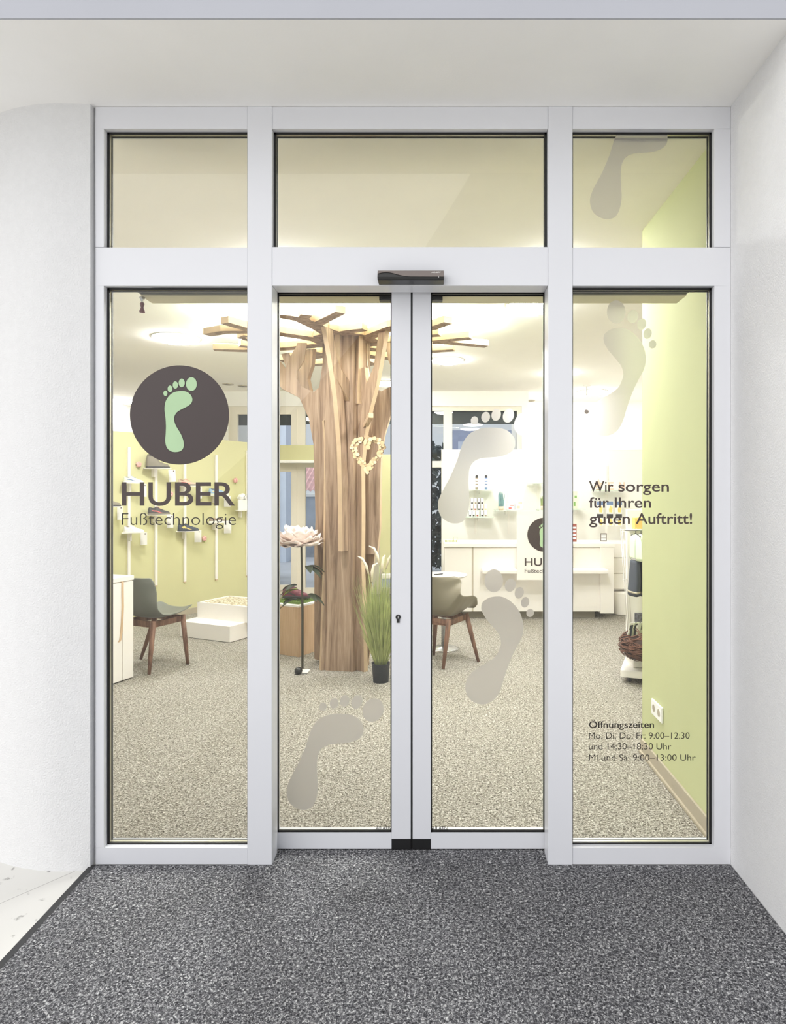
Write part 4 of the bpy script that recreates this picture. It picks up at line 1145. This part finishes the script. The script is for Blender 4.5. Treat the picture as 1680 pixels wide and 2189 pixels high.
obj('hook', MB().box(X(1140, SD), X(1188, SD), SYb + .02, Yd(7.62), .907, .925), 'lacq', bn, True)
cs = lambda p: (X(p[0], SD), Z(p[1], SD))
plate('disc', ell(1164, 1143, 37, 36.5, 0, 48), SYb - .003, 'brown', bn, cs)
k_ = 36.5 / 106
mp_ = lambda p: (1164 + (p[0] - 383.5) * k_, 1143 + (p[1] - 887) * k_)
plate('sole_shape', [mp_(p) for p in ss], SYb - .006, 'mint', bn, cs)
for (a, b, c, d) in LTOES:
    q = L1((a, b)); plate('toe_shape', [mp_(p) for p in ell(q[0], q[1], c / 4.42, d / 4.42)], SYb - .006, 'mint', bn, cs)
obj('lettering', text_mb('HUBER', X(1121.5, SD), X(1207, SD), Z(1209.5, SD), Z(1193, SD), SYb - .003, .012), 'brownt', bn, True)
obj('lettering', text_mb('Fußtechnologie', X(1121.5, SD), X(1207, SD), Z(1224.5, SD), Z(1216, SD), SYb - .003, 0), 'brownt', bn, True)

wd = 8.6
dw = thing('display_wall', 'tall white display partition with upright rails behind the counter', 'partition', (1.4, Yd(8.65), 0))
obj('panel', MB().box(X(943.5, wd), 3.3, Yd(wd), Yd(8.75), 0, 2.10), 'white', dw, True, bevel=.003)
for px in (1016, 1087, 1150, 1296):
    obj('upright_rail', MB().box(X(px, wd) - .015, X(px, wd) + .015, Yd(wd) - .012, Yd(wd), .95, Z(996, wd)), 'lacq', dw, True, bevel=.001)
M['gshelf'] = pmat('green tinted glass shelf', (208, 226, 208), .1, spec=.6)
def gshelf(px0, px1, py, label):
    z = Z(py, 8.42)
    r = thing('glass_shelf', label, 'shelf', (X((px0 + px1) / 2, 8.42), Yd(8.45), z), group='glass shelves on the white display wall')
    obj('shelf_plate', MB().box(X(px0, 8.42), X(px1, 8.42), Yd(8.32), Yd(wd) - .014, z - .010, z), 'gshelf', r, True)
    obj('bracket', MB().box(X((px0 + px1) / 2, 8.42) - .012, X((px0 + px1) / 2, 8.42) + .012, Yd(8.45), Yd(wd) - .012, z - .06, z - .011), 'lacq', r, True)
    return z
z1 = gshelf(1001, 1053, 1046.5, 'glass shelf under the two slim dark bottles')
z2 = gshelf(995, 1054, 1104.5, 'glass shelf under the stacked small white boxes')
z3 = gshelf(1058, 1108, 1090.5, 'glass shelf under the potted teal succulent')
z4 = gshelf(1128, 1162, 1033, 'upper glass shelf left of the right door post')
z4b = gshelf(1150, 1182, 1089.5, 'glass shelf under the small green plant by the right post')
z5 = gshelf(1270, 1334, 1047.5, 'glass shelf with peach letters in the right-hand window')
z6 = gshelf(1222, 1248, 1088, 'glass shelf under the pale green box in the right-hand window')
for px, m_, lb in ((1019, 's_taupe', 'slim taupe bottle on the upper glass shelf'), (1039, 's_blue', 'slim bluish grey bottle on the upper glass shelf')):
    r = thing('bottle', lb, 'bottle', (X(px, 8.40), Yd(8.40), z1), group='slim bottles on the glass shelf')
    obj('bottle_body', MB().lathe([(.017, 0), (.018, .002), (.018, .155), (1e-6, .155)], 16), m_, r)
    obj('label_band', MB().lathe([(.0185, .03), (.0185, .06)], 16).lathe([(.0185, .075), (.0185, .10)], 16).lathe([(.0185, .115), (.0185, .14)], 16), 'paper', r)
    obj('cap', MB().lathe([(.018, .156), (.017, .18), (.010, .195), (1e-6, .197)], 16), 's_dark', r)
bcols = ['s_dark', 's_dark', 's_rust', 's_dark', 's_taupe', 's_dark', 's_rust', 's_dark', 's_dark', 's_yel', 's_dark', 's_taupe', 's_dark', 's_dark']
proto = None; bi = 0
rown = ('bottom', 'middle', 'top')
for row, (xs, ) in enumerate((([1004.5, 1012, 1020, 1030, 1037.5],), ([1008, 1015.5, 1023, 1030.5, 1037.5],), ([1008.5, 1016, 1023, 1030],))):
    for ci, px in enumerate(xs):
        r = thing('carton', 'small white carton, number %s from the left in the %s row of stacked boxes' % (('one', 'two', 'three', 'four', 'five')[ci], rown[row]), 'box', (X(px, 8.42), Yd(8.42), z2 + row * .0835), group='small white cartons on the glass shelf')
        if proto is None:
            proto = obj('carton_body', MB().box(-.020, .020, -.02, .03, 0, .083), 'paper', r, bevel=.001)
        else:
            c = proto.copy(); COL.objects.link(c); c.parent = r
        obj('printed_mark', MB().box(-.010, .014, -.0215, -.0202, .006, .026).box(-.0205, -.0165, -.0215, -.0202, .004, .08), bcols[bi % 14], r); bi += 1
def pot_plant(px, z, label, potm, leafm, hgt, wid, n, d=8.42):
    r = thing('potted_plant', label, 'plant', (X(px, d), Yd(d), z))
    obj('pot', MB().lathe([(wid * .8, 0), (wid, .05), (wid * .9, .05), (1e-6, .045)], 20), potm, r)
    mb = MB()
    for k in range(n):
        a = random.uniform(0, 2 * PI); q = random.uniform(0, wid * .8)
        b = Vector((q * math.cos(a), q * math.sin(a), .045)); t = b + Vector((random.uniform(-.5, .5) * wid, random.uniform(-.3, .3) * wid, hgt * random.uniform(.6, 1)))
        mb.add([b - Vector((.005, 0, 0)), b + Vector((.005, 0, 0)), t.lerp(b, .3) + Vector((.005, 0, 0)), t, t.lerp(b, .3) - Vector((.005, 0, 0))], [(0, 1, 2, 3, 4)])
    obj('foliage', mb, leafm, r)
M['teal'] = pmat('teal leaf', (122, 158, 160), .6, var=.15, vscale=20); M['terra'] = pmat('pale terracotta', (230, 200, 182), .8); M['moss'] = pmat('moss green leaf', (150, 166, 110), .7, var=.15, vscale=20)
pot_plant(1071, z3, 'teal succulent in a pale terracotta pot on the glass shelf', 'terra', 'teal', .22, .040, 60)
pot_plant(1160, z4b, 'small moss green plant by the right door post', 'terra', 'moss', .14, .03, 40)
def carton(px0, px1, py0, py1, d, label, m_, mark, name='carton', cat='box'):
    r = thing(name, label, cat, (X((px0 + px1) / 2, d), Yd(d), Z(py1, d)))
    W_ = X(px1, d) - X(px0, d); H_ = Z(py0, d) - Z(py1, d)
    obj('carton_body', MB().box(-W_ / 2, W_ / 2, 0, .05, 0, H_), m_, r, bevel=.002)
    mb = MB().box(-W_ * .3, W_ * .1, -.0012, .0, H_ * .15, H_ * .4).box(-W_ * .1, W_ * .38, -.0012, 0, H_ * .62, H_ * .75)
    obj('printed_mark', mb, mark, r)
carton(1084, 1100, 1076, 1090.2, 8.42, 'small white box with a pink print right of the teal succulent', 'paper', 's_red')
carton(1101, 1118, 1068, 1090.2, 8.42, 'taller white box with a peach print at the shelf end', 'paper', 'terra')
carton(1224, 1234, 1050, 1087.6, 8.42, 'pale green box beside the post in the right-hand window', 'mintc', 'greenk')
def counter_item(px0, px1, py0, d, label, m_, mark, name, cat):
    r = thing(name, label, cat, (X((px0 + px1) / 2, d), Yd(d), .905))
    W_ = X(px1, d) - X(px0, d); H_ = max(.03, Z(py0, d) - .905)
    obj('panel', MB().box(-W_ / 2, W_ / 2, 0, .012, 0, H_), m_, r, bevel=.001)
    mb = MB()
    for k in range(4): mb.box(-W_ * .38, W_ * .38, -.0012, 0, H_ * (.14 + .2 * k), H_ * (.24 + .2 * k))
    obj('print', mb, mark, r)
counter_item(1283.5, 1297, 1140, 7.85, 'small dark framed notice standing on the counter', 'dgrey', 'paper', 'counter_notice', 'sign')
counter_item(1222, 1232.5, 1120, 7.80, 'reddish brown leaflet display on the counter next to the post', 's_rust', 'paper', 'leaflet_display', 'display')
tr = thing('trinket_row', 'lime green wire trinket standing at the left end of the counter', 'ornament', (X(964, 7.75), Yd(7.75), .905))
mb = MB()
for k in range(9): mb.ball((-.07 + k * .017, 0, .012), .008, .008, .012, 8, 6)
obj('beads', mb, 'leafl', tr)
obj('wire_loop', MB().tube([(.03, 0, .002), (.03, 0, .06), (.075, 0, .06), (.075, 0, .002)], .002, 6), 'leafl', tr)
# product bags hanging in two rows of three
ci = 0
for row, (ya, yb) in enumerate(((1071, 1097), (1098, 1124))):
    for kx, px in enumerate((1282, 1303, 1322)):
        d = 8.40
        r = thing('product_pouch', 'yellow and grey product pouch, %s in the %s row behind the slogan' % (('leftmost', 'middle one', 'rightmost')[kx], ('upper', 'lower')[row]), 'pouch', (X(px, d), Yd(d), Z(yb, d)), group='yellow and grey pouches on the display wall')
        W_ = .044; H_ = Z(ya, d) - Z(yb, d)
        obj('pouch_body', MB().front([(-W_, 0), (W_, 0), (W_ * .92, H_ * .5), (W_, H_), (-W_, H_), (-W_ * .92, H_ * .5)], -.012, .0), 'paper', r, bevel=.003)
        obj('header', MB().box(-W_ * .95, W_ * .95, -.0145, -.012, H_ * .66, H_ * .97), 's_blue' if row == 0 else 's_dark', r)
        obj('yellow_print', MB().front([(-W_ * .2, H_ * .08), (W_ * .6, H_ * .05), (W_ * .75, H_ * .45), (W_ * .2, H_ * .62), (-W_ * .3, H_ * .35)], -.0145, -.012), 's_yel', r)
        obj('hang_hook', MB().tube([(0, -.006, H_ - .006), (0, .19, H_ + .004)], .003, 6), 'chrome', r)
for (px, ch) in ((1305, 'E'), (1329, 'N')):
    d = 8.40
    tag(obj('letter_ornament', MB(), 'terra'), 'x', 'x') if False else None
    t = text_mb(ch, X(px - 6, d), X(px + 6, d), z5 + .0005, z5 + .105, Yd(d), .02)
    n0 = len(t.v)
    me2 = MB(); me2.v = list(t.v); me2.f = list(t.f); me2.mi = list(t.mi); me2.sm = list(t.sm)
    r = thing('letter_ornament', 'peach coloured standing letter %s on the glass shelf' % ch, 'letter', (X(px, d), Yd(d), z5))
    obj('letter', me2, 'terra', r, True, solid=.02)
sp = thing('star_ornament', 'small peach star standing on the glass shelf left of the letters', 'ornament', (X(1279, 8.4), Yd(8.4), z5))
obj('star', MB().front([((.07 if k % 2 == 0 else .03) * math.sin(k * PI / 5), .075 + (.07 if k % 2 == 0 else .03) * math.cos(k * PI / 5)) for k in range(10)], -.01, .01), 'terra', sp)
obj('stand', MB().box(-.03, .03, -.015, .015, 0, .012), 'oakedge', sp)

# low cabinet and ribbed bin right of the counter
lc = thing('low_drawer_unit', 'white drawer unit between counter and garment stand', 'drawers', (2.5, Yd(8.1), 0))
obj('carcass', MB().box(X(1309, 7.9), X(1420, 7.9), Yd(7.92), Yd(8.4), .30, .88), 'lacq', lc, True)
for (za, zb) in ((.305, .495), (.505, .69), (.70, .875)):
    obj('drawer_front', MB().box(X(1309, 7.9), X(1420, 7.9), Yd(7.90), Yd(7.92), za, zb), 'lacq', lc, True, bevel=.004)
obj('leg', MB().box(X(1400, 7.9), X(1415, 7.9), Yd(7.95), Yd(8.35), 0, .30), 'lacq', lc, True)
bn2 = thing('ribbed_bin', 'cream ribbed bin on the floor beside the counter end', 'bin', (X(1332, 7.86), Yd(7.86), 0))
prof = []
for k in range(13):
    prof += [(.128, .012 + k * .02), (.124, .022 + k * .02)]
obj('bin_body', MB().lathe([(.11, 0)] + prof + [(.13, .275), (1e-6, .275)], 32), 'ceiling', bn2)

# ================================================================== GARMENT STAND
sx, sy_ = 1.448, 5.0
gs = thing('garment_stand', 'white wheeled garment stand half hidden behind the green wall', 'display stand', (1.9, Yd(5.15), 0))
obj('base_slab', MB().prism([(0, .048), (0, .104), (.14, .112), (.55, .112), (.55, .048)], lambda p: (sx + .375 * p[0], Yd(5.0 + .927 * p[0]), p[1]), lambda p: (sx + .927 * .9 + .375 * p[0], Yd(5.0 - .375 * .9 + .927 * p[0]), p[1])), 'lacq', gs, True, bevel=.004)
obj('upright_panel', MB().box(1.568, 2.4, Yd(5.22), Yd(5.26), .112, 1.365), 'lacq', gs, True, bevel=.002)
obj('pedestal', MB().box(1.56, 2.3, Yd(5.03), Yd(5.22), .112, .198), 'lacq', gs, True, bevel=.006)
obj('drive_box', MB().box(1.60, 2.40, Yd(5.06), Yd(5.44), .02, .048), 'navy', gs, True)
mb = MB().tube([(sx + .075, Yd(5.04), .024), (sx + .095, Yd(5.04), .024)], .023, 16)
cst = obj('castor', mb, 'black', gs, True)
obj('castor_fork', MB().box(sx + .070, sx + .10, Yd(5.03), Yd(5.05), .036, .05), 'chrome', cst, True)
mb = MB()
for (pa, pb) in (((1326.5, 1130), (1341, 1346)), ((1330, 1134), (1345, 1346)), ((1336.5, 1132), (1349, 1330))):
    mb.tube([P(pa[0], pa[1], 5.18), P(pb[0], pb[1], 5.14)], .0028, 6)
for (a, b, y) in ((1326.5, 1337, 1132), (1327, 1337, 1136), (1331, 1345, 1242), (1331, 1342, 1239)):
    mb.tube([P(a, y, 5.18), P(b, y, 5.18)], .0028, 6)
obj('wire_side', mb, 'lacq', gs, True)
obj('hanging_bar', MB().tube([P(1335, 1133, 5.0), P(1440, 1133, 5.0)], .008, 10), 'chrome', gs, True)
for px in (1352, 1425):
    obj('bar_arm', MB().tube([P(px, 1133, 5.0), P(px, 1133, 5.22)], .006, 8), 'chrome', gs, True)
# garments: side views hanging one behind another
def folded(prof, rx, ry, folds, amp, c0=(0, 0, 0), bend=0.0):
    b = MB().lathe(prof, 40, smooth=True, wob=lambda a, z: amp * math.sin(folds * a + z * 7))
    for v in b.v: v.x = v.x * rx + bend * v.z * v.z + c0[0]; v.y = v.y * ry + c0[1]; v.z += c0[2]
    return b
def garment(px, d, label, tone):
    c = P(px, 1138, d)
    r = thing('hanging_shirt', label, 'shirt', tuple(c), group='pale green shirts on the garment stand')
    z = lambda py: Z(py, d) - c.z
    prof = [(.95, z(1197)), (1.0, z(1190)), (.97, z(1172)), (.92, z(1156)), (.74, z(1148)), (.40, z(1143.5)), (.12, z(1142))]
    obj('cloth', folded(prof, .021, .15, 6, .10), 'mintc', r)
    for k in (-1, 1):
        obj('piping', MB().tube([(k * .0205, -.05, z(1196)), (k * .0215, -.05, z(1175)), (k * .0195, -.05, z(1155)), (k * .012, -.05, z(1147))], .0022, 6), 'greenk', r)
    obj('hanger', MB().tube([(0, -.12, z(1146)), (0, 0, z(1140)), (0, .12, z(1146))], .004, 6).tube([(0, 0, z(1140)), (0, 0, z(1134)), (.006, .004, z(1131)), (.012, 0, z(1133))], .003, 6), 'black', r)
garment(1359, 5.0, 'pale green shirt nearest the edge of the garment stand', 0)
garment(1370, 5.03, 'pale green shirt second from the outer edge of the garment stand', 1)
garment(1382, 5.0, 'pale green shirt mostly hidden by the green wall', 2)
def trousers(px, d, label, w_, flare):
    c = P(px, 1196, d)
    r = thing('hanging_trousers', label, 'trousers', tuple(c), group='dark trousers on the garment stand')
    z = lambda py: Z(py, d) - c.z
    prof = [(1.06, z(1272)), (1.12, z(1264)), (1.1, z(1245)), (1.0, z(1222)), (.86, z(1204)), (.80, z(1198))]
    obj('cloth', folded(prof, w_, .09, 5, .06, bend=-.15), 'navy', r)
    obj('hem', folded([(1.14, z(1266)), (1.155, z(1264)), (1.14, z(1262))], w_, .09, 5, .06, bend=-.15), 'base', r)
    obj('clip', MB().box(-.012, .012, -.06, .06, -.004, .012), 'chrome', r)
trousers(1357, 4.99, 'dark navy trousers hanging below the outermost pale green shirt', .034, 0)
trousers(1373, 5.02, 'dark navy trousers with a light patch, against the green wall', .026, 0)
ob = thing('amber_box', 'amber paper bag on top of the garment stand', 'bag', (X(1372, 5.2), Yd(5.2), Z(1131, 5.2)))
obj('bag_body', MB().box(-.075, .09, -.05, .015, 0, Z(1106, 5.2) - Z(1131, 5.2)), 'orange', ob, bevel=.004)
obj('ledge', MB().box(-.10, .12, -.06, .02, -.012, -.001), 'lacq', ob)
# wicker nest
nc = Vector((1.632, Yd(4.98), .305))
nest = thing('wicker_nest', 'round nest basket of brown willow twigs on the garment stand', 'basket', (nc.x, nc.y, .198))
mb = MB()
for k in range(130):
    th = random.uniform(0, 2 * PI); zc = random.uniform(-.095, .09); rad = .195 * math.sqrt(max(.25, 1 - (zc / .125) ** 2)); span = random.uniform(.7, 1.7); tilt = random.uniform(-.06, .06); ph = random.uniform(0, 6)
    path = []
    for i in range(10):
        a = th + span * (i / 9 - .5); zz = max(-.103, zc + tilt * math.sin(span * (i / 9 - .5) * 1.4) * 1.3)
        rr = .197 * math.sqrt(max(.22, 1 - min(.9, (zz / .128) ** 2))) + .006 * math.sin(i + ph)
        path.append(nc + Vector((rr * math.cos(a), rr * math.sin(a), zz)))
    mb.tube(path, random.uniform(.0022, .0048), 5)
obj('twigs', mb, 'twig', nest, True)
obj('twig_core', MB().lathe([(.07, -.104), (.14, -.09), (.178, -.03), (.182, .02), (.165, .07), (.13, .06), (.05, -.02), (1e-6, -.03)], 28, c=tuple(nc)), 'twigd', nest, True)
for k, (px, tilt, m_) in enumerate(((1349, .18, 'paper'), (1353, .12, 's_navy'), (1358, .2, 's_cream'), (1362, .15, 's_dark'), (1367, .22, 'paper'), (1373, .2, 's_cream'))):
    d = 4.96 + .012 * k; c = P(px, 1345, d)
    r = thing('leaflet', ('white', 'navy edged', 'cream', 'dark', 'white printed', 'cream printed')[k] + ' leaflet tucked in the wicker nest' + ('', '', ' near the rim', '', '', ' beside the green wall')[k], 'leaflet', (c.x, c.y, c.z - .04))
    ax = Vector((.028, .02, 0)); az = Vector((tilt * .05, .0, .05))
    obj('sheet', MB().obox(c, ax, Vector((-.0010, .0014, 0)), az), m_, r, True)
    obj('print', MB().obox(c + Vector((.0016, -.0025, .015)), ax * .6, Vector((-.0003, .0004, 0)), az * .35), 's_dark' if m_ != 's_dark' else 'paper', r, True)
ph = thing('photo_card', 'black and white photo card leaning above the wicker nest', 'card', (X(1372, 5.2), Yd(5.2), Z(1332, 5.2)))
obj('card', MB().box(-.065, .06, 0, .004, 0, .10), 'paper', ph)
obj('photo', MB().box(-.06, .055, -.0015, -.0002, .012, .085), pmat('grey photo print', (120, 118, 132), .6, var=.6, vscale=45), ph)

# socket on the green wall
so = thing('wall_socket', 'white double wall socket low on the green wall', 'socket', (1.187, Yd(3.397), Z(1519, 3.397)))
obj('cover_plate', MB().box(-.011, -.0005, -.080, .080, -.041, .041), 'paper', so, bevel=.003)
for s in (-.0385, .0385):
    mb = MB().prism([(.02 * math.cos(a), .02 * math.sin(a)) for a in [2 * PI * k / 20 for k in range(20)]], lambda p: (-.0118, s + p[0], p[1]), lambda p: (-.0108, s + p[0], p[1]))
    obj('socket_well', mb, 'base', so)
